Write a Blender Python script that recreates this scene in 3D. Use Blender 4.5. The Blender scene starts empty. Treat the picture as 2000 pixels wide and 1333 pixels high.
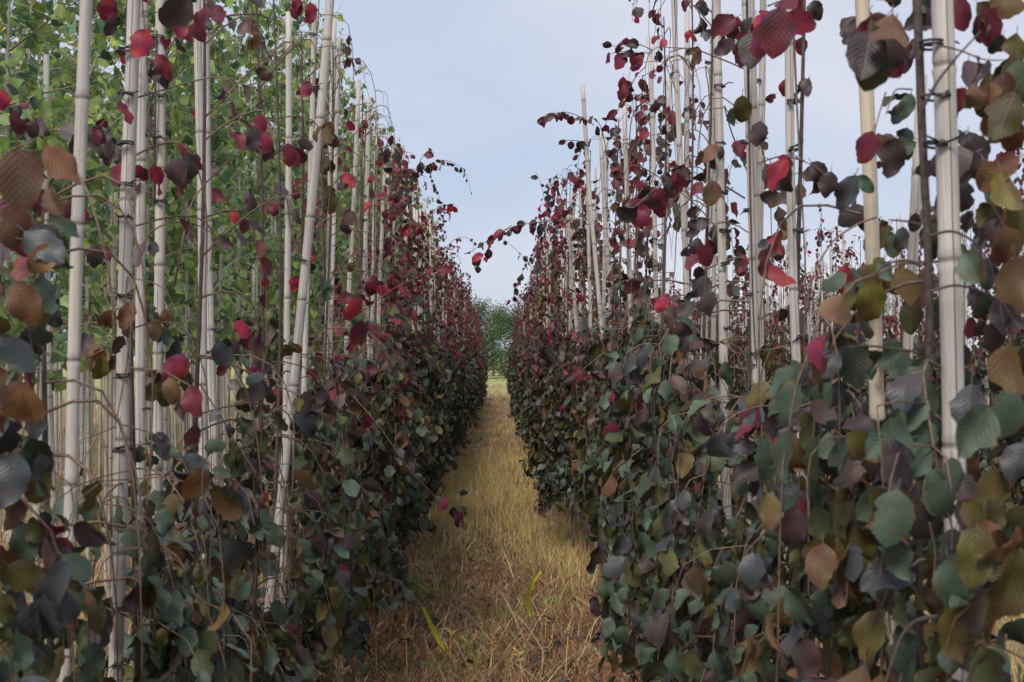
import bpy, math, random
import numpy as np
from mathutils import Matrix, Vector
R = math.radians
rs = np.random.RandomState(7)
random.seed(7)
sc = bpy.context.scene
col = sc.collection

# ------------------------------------------------------------------ camera
FPX = 2400.0                 # focal length in pixels of the 2000 px wide photograph
CAM = Vector((0.0, 0.0, 1.25))
VPX, VPY = 975.0, 700.0      # where the rows run together
cam_d = bpy.data.cameras.new('camera')
cam_d.sensor_width = 36.0
cam_d.lens = 36.0 * FPX / 2000.0
cam_d.clip_start = 0.05
cam_d.clip_end = 1500
cam_d.dof.use_dof = True
cam_d.dof.focus_distance = 6.0
cam_d.dof.aperture_fstop = 11.0
cam = bpy.data.objects.new('camera', cam_d)
col.objects.link(cam)
pitch = math.atan((VPY - 666.5) / FPX)
yaw = math.atan((1000 - VPX) / FPX)
cam.location = CAM
cam.rotation_euler = (R(90) + pitch, 0, -yaw)
sc.camera = cam
CR = cam.rotation_euler.to_matrix()

def P(px, py, Y):
    """world point at photograph pixel (px, py) and forward distance Y"""
    d = CR @ Vector(((px - 1000) / FPX, -(py - 666.5) / FPX, -1.0))
    return CAM + d * (Y / d.y)

# ------------------------------------------------------------------ sky and sun
SUN_EL, SUN_AZ = 48.0, 200.0
w = bpy.data.worlds.new('World'); sc.world = w; w.use_nodes = True
nt = w.node_tree; nt.nodes.clear()
N = nt.nodes.new; LK = nt.links.new
out = N('ShaderNodeOutputWorld'); bg = N('ShaderNodeBackground'); bg.inputs[1].default_value = 0.1
sky = N('ShaderNodeTexSky'); sky.sky_type = 'NISHITA'; sky.sun_disc = False
sky.sun_elevation = R(SUN_EL); sky.sun_rotation = R(SUN_AZ); sky.air_density = 1.0; sky.dust_density = 1.5
tc = N('ShaderNodeTexCoord')
mp = N('ShaderNodeMapping'); mp.inputs['Scale'].default_value = (1.0, 1.0, 2.6)
mp.inputs['Location'].default_value = (0.35, 0.2, 0.1)
LK(tc.outputs['Generated'], mp.inputs[0])
n1 = N('ShaderNodeTexNoise'); n1.inputs['Scale'].default_value = 2.6; n1.inputs['Detail'].default_value = 6; n1.inputs['Roughness'].default_value = 0.5
LK(mp.outputs[0], n1.inputs['Vector'])
cr = N('ShaderNodeValToRGB')
cr.color_ramp.elements[0].position = 0.36; cr.color_ramp.elements[0].color = (5.1, 6.05, 7.75, 1)
cr.color_ramp.elements[1].position = 0.66; cr.color_ramp.elements[1].color = (7.1, 7.2, 8.1, 1)
LK(n1.outputs[0], cr.inputs[0])
mx = N('ShaderNodeMix'); mx.data_type = 'RGBA'; mx.inputs[0].default_value = 0.9
LK(sky.outputs[0], mx.inputs[6]); LK(cr.outputs[0], mx.inputs[7])
LK(mx.outputs[2], bg.inputs[0]); LK(bg.outputs[0], out.inputs[0])

sd = bpy.data.lights.new('sun', 'SUN'); sd.energy = 3.5; sd.angle = R(18); sd.color = (1.0, 0.94, 0.85)
sun = bpy.data.objects.new('sun', sd); col.objects.link(sun)
az = R(SUN_AZ)
sdir = Vector((math.sin(az) * math.cos(R(SUN_EL)), math.cos(az) * math.cos(R(SUN_EL)), math.sin(R(SUN_EL))))
sun.rotation_euler = sdir.to_track_quat('Z', 'Y').to_euler()
sun.location = (0, -5, 8)

sc.view_settings.view_transform = 'Standard'; sc.view_settings.look = 'None'
sc.view_settings.gamma = 1.0; sc.view_settings.use_curve_mapping = False
sc.view_settings.exposure = 0.1
sc.cycles.max_bounces = 5; sc.cycles.diffuse_bounces = 3; sc.cycles.transmission_bounces = 3
sc.cycles.use_adaptive_sampling = True; sc.cycles.adaptive_threshold = 0.03

# ------------------------------------------------------------------ materials
def nodes(m):
    m.use_nodes = True; t = m.node_tree; t.nodes.clear()
    return t, t.nodes.new, t.links.new

def mathn(N, LK, op, a, b=None, c=None):
    n = N('ShaderNodeMath'); n.operation = op
    for i, v in enumerate((a, b, c)):
        if v is None: continue
        if isinstance(v, (int, float)): n.inputs[i].default_value = v
        else: LK(v, n.inputs[i])
    return n.outputs[0]

def mixc(N, LK, f, a, b, blend='MIX'):
    n = N('ShaderNodeMix'); n.data_type = 'RGBA'; n.blend_type = blend
    for i, v in ((0, f), (6, a), (7, b)):
        if isinstance(v, (int, float)): n.inputs[i].default_value = v
        elif isinstance(v, tuple): n.inputs[i].default_value = (*v, 1)
        else: LK(v, n.inputs[i])
    return n.outputs[2]

def leaf_mat(name, front, back, rough=0.42, trans=0.12, veins=9.0, spec=0.34, spots=0.34, alt=None):
    """front / back: list of two colours the random value runs between"""
    m = bpy.data.materials.new(name); t, N, LK = nodes(m)
    o = N('ShaderNodeOutputMaterial')
    at = N('ShaderNodeAttribute'); at.attribute_name = 'rnd'
    oi = N('ShaderNodeObjectInfo')
    v = mathn(N, LK, 'FRACT', mathn(N, LK, 'ADD', at.outputs['Fac'], oi.outputs['Random']))
    v2 = mathn(N, LK, 'FRACT', mathn(N, LK, 'MULTIPLY', v, 7.31))
    cf = mixc(N, LK, v, front[0], front[1]); cb = mixc(N, LK, v, back[0], back[1])
    g = N('ShaderNodeNewGeometry')
    c = mixc(N, LK, g.outputs['Backfacing'], cf, cb)
    # blotches of rust and dead tissue
    tc = N('ShaderNodeTexCoord')
    nz = N('ShaderNodeTexNoise'); nz.noise_dimensions = '4D'; nz.inputs['Scale'].default_value = 3.2; nz.inputs['Detail'].default_value = 4
    LK(tc.outputs['UV'], nz.inputs['Vector']); LK(mathn(N, LK, 'MULTIPLY', v, 40.0), nz.inputs['W'])
    bl = N('ShaderNodeMapRange'); bl.inputs[1].default_value = 0.56; bl.inputs[2].default_value = 0.72; bl.inputs[4].default_value = spots
    LK(nz.outputs[0], bl.inputs[0])
    c = mixc(N, LK, bl.outputs[0], c, (0.13, 0.055, 0.03))
    nm = N('ShaderNodeTexNoise'); nm.noise_dimensions = '4D'; nm.inputs['Scale'].default_value = 1.7; nm.inputs['Detail'].default_value = 3
    LK(tc.outputs['UV'], nm.inputs['Vector']); LK(mathn(N, LK, 'MULTIPLY', v, 93.0), nm.inputs['W'])
    hm = N('ShaderNodeHueSaturation'); LK(c, hm.inputs['Color'])
    LK(mathn(N, LK, 'ADD', mathn(N, LK, 'MULTIPLY', nm.outputs[0], 0.16), 0.42), hm.inputs['Hue'])
    LK(mathn(N, LK, 'ADD', mathn(N, LK, 'MULTIPLY', nm.outputs[0], 1.3), 0.30), hm.inputs['Value'])
    c = hm.outputs[0]
    if alt:
        na = N('ShaderNodeTexNoise'); na.noise_dimensions = '4D'; na.inputs['Scale'].default_value = 1.2; na.inputs['Detail'].default_value = 5; na.inputs['Roughness'].default_value = 0.6
        LK(tc.outputs['UV'], na.inputs['Vector']); LK(mathn(N, LK, 'MULTIPLY', v, 137.0), na.inputs['W'])
        ma = N('ShaderNodeMapRange'); ma.inputs[1].default_value = 0.47; ma.inputs[2].default_value = 0.64; ma.inputs[4].default_value = 0.7; LK(na.outputs[0], ma.inputs[0])
        c = mixc(N, LK, ma.outputs[0], c, alt)
    nz2 = N('ShaderNodeTexNoise'); nz2.inputs['Scale'].default_value = 14.0; nz2.inputs['Detail'].default_value = 3
    LK(tc.outputs['UV'], nz2.inputs['Vector'])
    bri = mathn(N, LK, 'MULTIPLY', mathn(N, LK, 'ADD', mathn(N, LK, 'MULTIPLY', v2, 0.75), 0.6),
                mathn(N, LK, 'ADD', mathn(N, LK, 'MULTIPLY', nz2.outputs[0], 0.5), 0.75))
    hs = N('ShaderNodeHueSaturation'); LK(c, hs.inputs['Color']); LK(bri, hs.inputs['Value'])
    # veins: u along the leaf, w across
    sp = N('ShaderNodeSeparateXYZ'); LK(tc.outputs['UV'], sp.inputs[0])
    s = mathn(N, LK, 'ABSOLUTE', mathn(N, LK, 'SUBTRACT', sp.outputs[1], 0.5))
    mg = N('ShaderNodeMapRange'); mg.inputs[1].default_value = 0.30; mg.inputs[2].default_value = 0.5; mg.inputs[4].default_value = 0.9
    LK(s, mg.inputs[0])
    mgf = mathn(N, LK, 'MULTIPLY', mg.outputs[0], mathn(N, LK, 'GREATER_THAN', nz.outputs[0], 0.5))
    ph = mathn(N, LK, 'SUBTRACT', mathn(N, LK, 'MULTIPLY', sp.outputs[0], veins), mathn(N, LK, 'MULTIPLY', s, veins * 0.75))
    wv = mathn(N, LK, 'ABSOLUTE', mathn(N, LK, 'SINE', mathn(N, LK, 'MULTIPLY', ph, math.pi)))
    vein = mathn(N, LK, 'POWER', wv, 0.5)
    mid = N('ShaderNodeMapRange'); mid.inputs[1].default_value = 0.0; mid.inputs[2].default_value = 0.035
    LK(s, mid.inputs[0])
    hgt = mathn(N, LK, 'MULTIPLY', vein, mid.outputs[0])
    vc = mixc(N, LK, mathn(N, LK, 'MULTIPLY', mathn(N, LK, 'SUBTRACT', 1.0, hgt), 0.13), mixc(N, LK, mathn(N, LK, 'MULTIPLY', mgf, 0.5), hs.outputs[0], (0.12, 0.06, 0.035)), (0.16, 0.13, 0.10))
    bp = N('ShaderNodeBump'); bp.inputs['Strength'].default_value = 0.28; bp.inputs['Distance'].default_value = 0.0015
    LK(mathn(N, LK, 'ADD', hgt, mathn(N, LK, 'MULTIPLY', nz2.outputs[0], 0.8)), bp.inputs['Height'])
    p = N('ShaderNodeBsdfPrincipled'); LK(vc, p.inputs['Base Color'])
    p.inputs['Roughness'].default_value = rough + 0.07; p.inputs['Specular IOR Level'].default_value = spec
    LK(bp.outputs[0], p.inputs['Normal'])
    tr = N('ShaderNodeBsdfTranslucent'); LK(vc, tr.inputs[0])
    ms = N('ShaderNodeMixShader'); ms.inputs[0].default_value = trans
    LK(p.outputs[0], ms.inputs[1]); LK(tr.outputs[0], ms.inputs[2]); LK(ms.outputs[0], o.inputs[0])
    return m

BEECH = [
    leaf_mat('beech_green', [(0.033, 0.062, 0.040), (0.068, 0.112, 0.074)], [(0.085, 0.085, 0.022), (0.055, 0.075, 0.035)], 0.45, 0.10, alt=(0.052, 0.056, 0.03)),      # 0
    leaf_mat('beech_purple', [(0.038, 0.019, 0.027), (0.066, 0.036, 0.042)], [(0.085, 0.042, 0.035), (0.06, 0.03, 0.03)], 0.42, 0.12, alt=(0.038, 0.046, 0.038)),        # 1
    leaf_mat('beech_wine', [(0.22, 0.02, 0.05), (0.13, 0.02, 0.04)], [(0.19, 0.05, 0.06), (0.12, 0.03, 0.035)], 0.42, 0.30, spots=0.15, alt=(0.06, 0.02, 0.03)), # 2
    leaf_mat('beech_red', [(0.46, 0.028, 0.06), (0.32, 0.018, 0.05)], [(0.38, 0.06, 0.08), (0.28, 0.03, 0.05)], 0.45, 0.38, spots=0.08, alt=(0.14, 0.02, 0.035)),      # 3
    leaf_mat('beech_olive', [(0.10, 0.085, 0.016), (0.065, 0.068, 0.018)], [(0.12, 0.095, 0.02), (0.12, 0.065, 0.02)], 0.45, 0.25, alt=(0.11, 0.045, 0.025)),           # 4
    leaf_mat('beech_mauve', [(0.095, 0.058, 0.066), (0.070, 0.062, 0.066)], [(0.17, 0.095, 0.085), (0.13, 0.07, 0.06)], 0.40, 0.12, alt=(0.05, 0.045, 0.045)),           # 5
    leaf_mat('beech_brown', [(0.16, 0.07, 0.028), (0.10, 0.042, 0.03)], [(0.18, 0.09, 0.05), (0.13, 0.06, 0.04)], 0.5, 0.20, alt=(0.07, 0.06, 0.02)),                 # 6
    leaf_mat('beech_slate', [(0.050, 0.062, 0.068), (0.030, 0.038, 0.042)], [(0.07, 0.05, 0.04), (0.05, 0.04, 0.035)], 0.38, 0.05, alt=(0.045, 0.025, 0.032)),           # 7
]
GREEN = [
    leaf_mat('lime_green', [(0.24, 0.38, 0.09), (0.17, 0.29, 0.08)], [(0.30, 0.40, 0.16), (0.24, 0.33, 0.13)], 0.45, 0.48, spots=0.1),
    leaf_mat('lime_deep_green', [(0.11, 0.22, 0.10), (0.13, 0.24, 0.13)], [(0.20, 0.29, 0.16), (0.16, 0.24, 0.13)], 0.42, 0.35, spots=0.1),
    leaf_mat('lime_yellow', [(0.52, 0.58, 0.15), (0.40, 0.53, 0.14)], [(0.36, 0.42, 0.13), (0.28, 0.34, 0.12)], 0.5, 0.42, spots=0.35),
]

def bark_mat(name, c0, c1, scale=60):
    m = bpy.data.materials.new(name); t, N, LK = nodes(m)
    o = N('ShaderNodeOutputMaterial'); p = N('ShaderNodeBsdfPrincipled'); LK(p.outputs[0], o.inputs[0])
    tc = N('ShaderNodeTexCoord'); n = N('ShaderNodeTexNoise'); n.inputs['Scale'].default_value = scale; n.inputs['Detail'].default_value = 5
    LK(tc.outputs['Object'], n.inputs['Vector'])
    mr = N('ShaderNodeMapRange'); mr.inputs[1].default_value = 0.35; mr.inputs[2].default_value = 0.65; LK(n.outputs[0], mr.inputs[0])
    LK(mixc(N, LK, mr.outputs[0], c0, c1), p.inputs['Base Color'])
    p.inputs['Roughness'].default_value = 0.75
    b = N('ShaderNodeBump'); b.inputs['Strength'].default_value = 0.5; b.inputs['Distance'].default_value = 0.002
    LK(n.outputs[0], b.inputs['Height']); LK(b.outputs[0], p.inputs['Normal'])
    return m
M_BARK = bark_mat('beech_bark', (0.04, 0.028, 0.026), (0.085, 0.062, 0.055), 120)
M_TWIG = bark_mat('twig_bark', (0.09, 0.055, 0.042), (0.18, 0.115, 0.08), 90)
M_GBARK = bark_mat('green_tree_bark', (0.26, 0.25, 0.19), (0.42, 0.40, 0.32), 50)

def cane_mat(name, base, hi):
    m = bpy.data.materials.new(name); t, N, LK = nodes(m)
    o = N('ShaderNodeOutputMaterial'); p = N('ShaderNodeBsdfPrincipled'); LK(p.outputs[0], o.inputs[0])
    uv = N('ShaderNodeTexCoord'); oi = N('ShaderNodeObjectInfo')
    mp = N('ShaderNodeMapping'); mp.inputs['Scale'].default_value = (10, 2.2, 1)
    LK(uv.outputs['UV'], mp.inputs[0])
    n = N('ShaderNodeTexNoise'); n.noise_dimensions = '4D'; n.inputs['Scale'].default_value = 3; n.inputs['Detail'].default_value = 7; n.inputs['Roughness'].default_value = 0.65
    LK(mp.outputs[0], n.inputs['Vector']); LK(mathn(N, LK, 'MULTIPLY', oi.outputs['Random'], 30.0), n.inputs['W'])
    mr = N('ShaderNodeMapRange'); mr.inputs[1].default_value = 0.35; mr.inputs[2].default_value = 0.7; LK(n.outputs[0], mr.inputs[0])
    c = mixc(N, LK, mr.outputs[0], base, hi)
    # long stains: straw yellow and weathered grey
    n2 = N('ShaderNodeTexNoise'); n2.noise_dimensions = '4D'; n2.inputs['Scale'].default_value = 1.3; n2.inputs['Detail'].default_value = 4
    mp2 = N('ShaderNodeMapping'); mp2.inputs['Scale'].default_value = (2.0, 1.6, 1); LK(uv.outputs['UV'], mp2.inputs[0])
    LK(mp2.outputs[0], n2.inputs['Vector']); LK(mathn(N, LK, 'MULTIPLY', oi.outputs['Random'], 71.0), n2.inputs['W'])
    m2 = N('ShaderNodeMapRange'); m2.inputs[1].default_value = 0.55; m2.inputs[2].default_value = 0.75; m2.inputs[4].default_value = 0.45; LK(n2.outputs[0], m2.inputs[0])
    c = mixc(N, LK, m2.outputs[0], c, (0.50, 0.40, 0.24))
    m3 = N('ShaderNodeMapRange'); m3.inputs[1].default_value = 0.45; m3.inputs[2].default_value = 0.25; m3.inputs[4].default_value = 0.75; LK(n2.outputs[0], m3.inputs[0])
    c = mixc(N, LK, m3.outputs[0], c, (0.30, 0.27, 0.25))
    # dark specks
    n3 = N('ShaderNodeTexNoise'); n3.inputs['Scale'].default_value = 9; n3.inputs['Detail'].default_value = 2
    LK(mp.outputs[0], n3.inputs['Vector'])
    m4 = N('ShaderNodeMapRange'); m4.inputs[1].default_value = 0.64; m4.inputs[2].default_value = 0.72; m4.inputs[4].default_value = 0.8; LK(n3.outputs[0], m4.inputs[0])
    c = mixc(N, LK, m4.outputs[0], c, (0.12, 0.10, 0.09))
    # shrinkage split: a thin dark line that wanders and stops
    sp = N('ShaderNodeSeparateXYZ'); LK(uv.outputs['UV'], sp.inputs[0])
    nw = N('ShaderNodeTexNoise'); nw.noise_dimensions = '1D'; nw.inputs['Scale'].default_value = 1.2
    LK(mathn(N, LK, 'ADD', sp.outputs[1], mathn(N, LK, 'MULTIPLY', oi.outputs['Random'], 50.0)), nw.inputs['W'])
    ctr = mathn(N, LK, 'ADD', mathn(N, LK, 'MULTIPLY', nw.outputs[0], 0.06), 0.47)
    dd = mathn(N, LK, 'ABSOLUTE', mathn(N, LK, 'SUBTRACT', sp.outputs[0], ctr))
    line = mathn(N, LK, 'LESS_THAN', dd, 0.009)
    on = mathn(N, LK, 'GREATER_THAN', nw.outputs[0], 0.40)
    has = mathn(N, LK, 'GREATER_THAN', oi.outputs['Random'], 0.3)
    c = mixc(N, LK, mathn(N, LK, 'MULTIPLY', mathn(N, LK, 'MULTIPLY', line, on), has), c, (0.045, 0.035, 0.03))
    an = N('ShaderNodeAttribute'); an.attribute_name = 'node'
    c = mixc(N, LK, mathn(N, LK, 'MULTIPLY', an.outputs['Fac'], 0.85), c, (0.12, 0.10, 0.08))
    LK(c, p.inputs['Base Color']); p.inputs['Roughness'].default_value = 0.5
    b = N('ShaderNodeBump'); b.inputs['Strength'].default_value = 0.25; b.inputs['Distance'].default_value = 0.001
    LK(n.outputs[0], b.inputs['Height']); LK(b.outputs[0], p.inputs['Normal'])
    return m
M_CANE = cane_mat('weathered_bamboo', (0.34, 0.315, 0.285), (0.54, 0.505, 0.465))
M_CANE2 = cane_mat('straw_bamboo', (0.46, 0.39, 0.29), (0.56, 0.49, 0.38))

def plain(name, c, rough=0.6):
    m = bpy.data.materials.new(name); t, N, LK = nodes(m)
    o = N('ShaderNodeOutputMaterial'); p = N('ShaderNodeBsdfPrincipled'); LK(p.outputs[0], o.inputs[0])
    tc = N('ShaderNodeTexCoord'); n = N('ShaderNodeTexNoise'); n.inputs['Scale'].default_value = 200
    LK(tc.outputs['Object'], n.inputs['Vector'])
    LK(mixc(N, LK, n.outputs[0], tuple(x * 0.7 for x in c), tuple(min(1, x * 1.3) for x in c)), p.inputs['Base Color'])
    p.inputs['Roughness'].default_value = rough
    return m
M_TIE = plain('black_tie', (0.018, 0.018, 0.022), 0.45)
M_WHITE = plain('white_pot', (0.7, 0.7, 0.72), 0.5)

def grass_mat(name, a, b, trans=0.3):
    m = bpy.data.materials.new(name); t, N, LK = nodes(m)
    o = N('ShaderNodeOutputMaterial'); at = N('ShaderNodeAttribute'); at.attribute_name = 'rnd'
    c = mixc(N, LK, at.outputs['Fac'], a, b)
    v2 = mathn(N, LK, 'FRACT', mathn(N, LK, 'MULTIPLY', at.outputs['Fac'], 9.7))
    hs = N('ShaderNodeHueSaturation'); LK(c, hs.inputs['Color']); LK(mathn(N, LK, 'ADD', mathn(N, LK, 'MULTIPLY', v2, 0.7), 0.6), hs.inputs['Value'])
    p = N('ShaderNodeBsdfPrincipled'); p.inputs['Roughness'].default_value = 0.6; LK(hs.outputs[0], p.inputs['Base Color'])
    tr = N('ShaderNodeBsdfTranslucent'); LK(hs.outputs[0], tr.inputs[0])
    ms = N('ShaderNodeMixShader'); ms.inputs[0].default_value = trans
    LK(p.outputs[0], ms.inputs[1]); LK(tr.outputs[0], ms.inputs[2]); LK(ms.outputs[0], o.inputs[0])
    return m
GR = [
    grass_mat('straw_pale', (0.70, 0.56, 0.35), (0.50, 0.37, 0.20)),
    grass_mat('straw_golden', (0.64, 0.46, 0.15), (0.52, 0.38, 0.15)),
    grass_mat('straw_brown', (0.24, 0.12, 0.065), (0.42, 0.25, 0.14)),
    grass_mat('straw_rust', (0.38, 0.14, 0.05), (0.46, 0.23, 0.08)),
    grass_mat('grass_green', (0.22, 0.36, 0.07), (0.34, 0.40, 0.09)),
    grass_mat('dead_leaf', (0.05, 0.028, 0.024), (0.11, 0.05, 0.035)),
]
M_YELLOW = grass_mat('yellow_blade', (0.52, 0.50, 0.05), (0.48, 0.45, 0.05), 0.35)

def ground_mat():
    m = bpy.data.materials.new('dry_soil_and_thatch'); t, N, LK = nodes(m)
    o = N('ShaderNodeOutputMaterial'); p = N('ShaderNodeBsdfPrincipled'); LK(p.outputs[0], o.inputs[0])
    g = N('ShaderNodeNewGeometry')
    def nz(s, d=5, ro=0.6):
        n = N('ShaderNodeTexNoise'); n.inputs['Scale'].default_value = s; n.inputs['Detail'].default_value = d; n.inputs['Roughness'].default_value = ro
        LK(g.outputs['Position'], n.inputs['Vector']); return n.outputs[0]
    a = nz(45, 8, 0.7); b = nz(1.1); c = nz(9)
    def rng(x, lo, hi):
        n = N('ShaderNodeMapRange'); n.inputs[1].default_value = lo; n.inputs[2].default_value = hi; LK(x, n.inputs[0]); return n.outputs[0]
    soil = mixc(N, LK, rng(a, 0.35, 0.65), (0.10, 0.056, 0.04), (0.30, 0.20, 0.145))
    straw = mixc(N, LK, rng(a, 0.4, 0.6), (0.17, 0.105, 0.05), (0.36, 0.25, 0.12))
    col1 = mixc(N, LK, rng(c, 0.45, 0.62), soil, straw)
    col2 = mixc(N, LK, mathn(N, LK, 'MULTIPLY', rng(b, 0.5, 0.68), 0.45), col1, (0.17, 0.19, 0.055))
    # beyond the rows the field is mown yellow green grass
    sp = N('ShaderNodeSeparateXYZ'); LK(g.outputs['Position'], sp.inputs[0])
    far = mixc(N, LK, b, (0.30, 0.28, 0.10), (0.25, 0.29, 0.09))
    col3 = mixc(N, LK, rng(sp.outputs[1], 30, 60), col2, far)
    LK(col3, p.inputs['Base Color']); p.inputs['Roughness'].default_value = 0.95
    bp = N('ShaderNodeBump'); bp.inputs['Strength'].default_value = 0.8; bp.inputs['Distance'].default_value = 0.02
    LK(a, bp.inputs['Height']); LK(bp.outputs[0], p.inputs['Normal'])
    return m
M_GROUND = ground_mat()

# ------------------------------------------------------------------ mesh helpers
def new_mesh(name, V, F, mats, uv=None, mi=None, attrs=None, smooth=True):
    """V (n,3); F list of arrays (m,3)/(m,4) of indices; uv per vertex (n,2); mi material index per face"""
    me = bpy.data.meshes.new(name)
    V = np.asarray(V, np.float32)
    Fs = [np.asarray(f, np.int32) for f in (F if isinstance(F, list) else [F]) if len(f)]
    nl = sum(f.size for f in Fs); nf = sum(len(f) for f in Fs)
    me.vertices.add(len(V)); me.vertices.foreach_set('co', V.ravel())
    me.loops.add(nl); lv = np.concatenate([f.ravel() for f in Fs])
    me.loops.foreach_set('vertex_index', lv)
    tot = np.concatenate([np.full(len(f), f.shape[1], np.int32) for f in Fs])
    start = np.concatenate([[0], np.cumsum(tot)[:-1]]).astype(np.int32)
    me.polygons.add(nf); me.polygons.foreach_set('loop_start', start); me.polygons.foreach_set('loop_total', tot)
    if mi is not None: me.polygons.foreach_set('material_index', np.asarray(mi, np.int32))
    me.polygons.foreach_set('use_smooth', np.full(nf, smooth))
    if uv is not None:
        l = me.uv_layers.new(name='UVMap'); l.data.foreach_set('uv', np.asarray(uv, np.float32)[lv].ravel())
    for k, a in (attrs or {}).items():
        at = me.attributes.new(k, 'FLOAT', 'POINT'); at.data.foreach_set('value', np.asarray(a, np.float32))
    for m in mats: me.materials.append(m)
    me.update(calc_edges=True)
    return me

def link(name, data, parent=None, **kw):
    o = bpy.data.objects.new(name, data); col.objects.link(o)
    if parent is not None: o.parent = parent
    for k, v in kw.items(): o[k] = v
    return o

def tube(pts, rad, n=6, cap=True):
    """returns V, quads, uv (u round, v length in m)"""
    pts = np.asarray(pts, float); rad = np.broadcast_to(np.asarray(rad, float), (len(pts),))
    T = np.gradient(pts, axis=0); T /= np.linalg.norm(T, axis=1)[:, None] + 1e-9
    ref = np.array([0.93, 0.31, 0.2]) if abs(T[0] @ np.array([0, 0, 1.])) > 0.8 else np.array([0.05, 0.1, 1.])
    A = np.cross(T, ref); A /= np.linalg.norm(A, axis=1)[:, None] + 1e-9
    B = np.cross(T, A)
    an = np.arange(n + 1) / n * 2 * math.pi if False else np.arange(n) / n * 2 * math.pi
    V = (pts[:, None, :] + rad[:, None, None] * (np.cos(an)[None, :, None] * A[:, None] + np.sin(an)[None, :, None] * B[:, None])).reshape(-1, 3)
    i = np.arange(len(pts) - 1)[:, None] * n; j = np.arange(n)[None, :]; k = (j + 1) % n
    Q = np.stack([i + j, i + k, i + n + k, i + n + j], -1).reshape(-1, 4)
    L = np.concatenate([[0], np.cumsum(np.linalg.norm(np.diff(pts, axis=0), axis=1))])
    U = np.stack([np.broadcast_to(j / n, (len(pts), n)), np.broadcast_to(L[:, None], (len(pts), n))], -1).reshape(-1, 2)
    return V, Q, U

class Acc:
    def __init__(s): s.V = []; s.Q = []; s.U = []; s.M = []; s.A = []; s.n = 0
    def add(s, V, Q, U=None, m=0, a=0.0):
        s.V.append(V); s.Q.append(np.asarray(Q) + s.n); s.U.append(U if U is not None else np.zeros((len(V), 2)))
        s.M.append(np.full(len(Q), m)); s.A.append(np.full(len(V), a)); s.n += len(V)
    def mesh(s, name, mats, smooth=True, attr='rnd'):
        qs = [q for q in s.Q]
        tri = [i for i, q in enumerate(qs) if q.shape[1] == 3]; qd = [i for i, q in enumerate(qs) if q.shape[1] == 4]
        F = []; M = []
        for idx in (tri, qd):
            if idx: F.append(np.concatenate([qs[i] for i in idx])); M.append(np.concatenate([s.M[i] for i in idx]))
        return new_mesh(name, np.concatenate(s.V), F, mats, np.concatenate(s.U), np.concatenate(M), {attr: np.concatenate(s.A)}, smooth)

# ------------------------------------------------------------------ leaf shapes (unit length, base at origin, tip along +X, face +Z)
def leaf_shape(kind, nl, nw, seed, detail=True):
    r = np.random.RandomState(seed)
    t = np.linspace(0, 1, nl + 1); s = np.linspace(-1, 1, nw + 1)
    if kind == 'beech':
        W = r.uniform(0.31, 0.43); prof = W * np.sin(math.pi * np.clip(t, 0, 1) ** 0.92) ** 0.62
        prof *= 1 - 0.12 * t
    else:
        W = r.uniform(0.40, 0.46); prof = W * (1 - t) ** 0.72 * np.minimum(1, (t / 0.13 + 0.02)) ** 0.5 * 1.15
    prof[0] = 0.02; prof[-1] = 0.006
    fold = r.uniform(0.0, 0.8) ** 1.2; bend = r.uniform(-0.3, 1.5); cup = r.uniform(-0.5, 0.9); twist = r.uniform(-0.9, 0.9)
    ph = r.uniform(0, 6.28); wa = r.uniform(0.02, 0.08)
    tear = r.uniform(.3, .8)
    V = []; U = []
    for i, ti in enumerate(t):
        for j, sj in enumerate(s):
            ww = prof[i]
            edge = abs(sj) > 0.99
            if detail and edge and 0 < i < nl: ww *= 1 + 0.06 * math.sin(i * 2.6 + ph + (2 if sj > 0 else 0)) + r.uniform(-0.03, 0.03)
            if seed % 4 == 1 and kind == 'beech' and sj > .4 and abs(ti - tear) < .09: ww *= .62
            if seed % 4 == 3 and kind == 'beech' and sj < -.4 and abs(ti - tear) < .13: ww *= .72
            y = sj * ww
            z = abs(y) * fold - cup * y * y * 1.6 + wa * abs(sj) ** 2 * math.sin(ti * 11 + ph + sj * 1.5) * (1 if 0 < i < nl else 0)
            x = ti + (0.03 * abs(sj) if detail else 0)
            a = twist * (ti - 0.3); y, z = y * math.cos(a) - z * math.sin(a), y * math.sin(a) + z * math.cos(a)
            # bend the blade along its length
            k = bend + 1e-4; ang = k * x
            xx = math.sin(ang) / k - z * math.sin(ang) * -1; zz = -(1 - math.cos(ang)) / k + z * math.cos(ang)
            V.append((xx, y, zz)); U.append((ti, 0.5 + 0.5 * sj * prof[i] / W))
    V = np.array(V); n = nw + 1
    i = np.arange(nl)[:, None] * n; j = np.arange(nw)[None, :]
    Q = np.stack([i + j, i + n + j, i + n + j + 1, i + j + 1], -1).reshape(-1, 4)
    return V, Q, np.array(U)

def petiole(V, Q, U, w=0.012, L=0.17):
    n = len(V)
    PV = np.array([(-L, -w, 0.05), (-L, w, 0.05), (0.05, w * 0.8, 0), (0.05, -w * 0.8, 0)])
    return np.vstack([V, PV]), np.vstack([Q, [[n, n + 3, n + 2, n + 1]]]), np.vstack([U, [(0, 0.5)] * 4])

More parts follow.
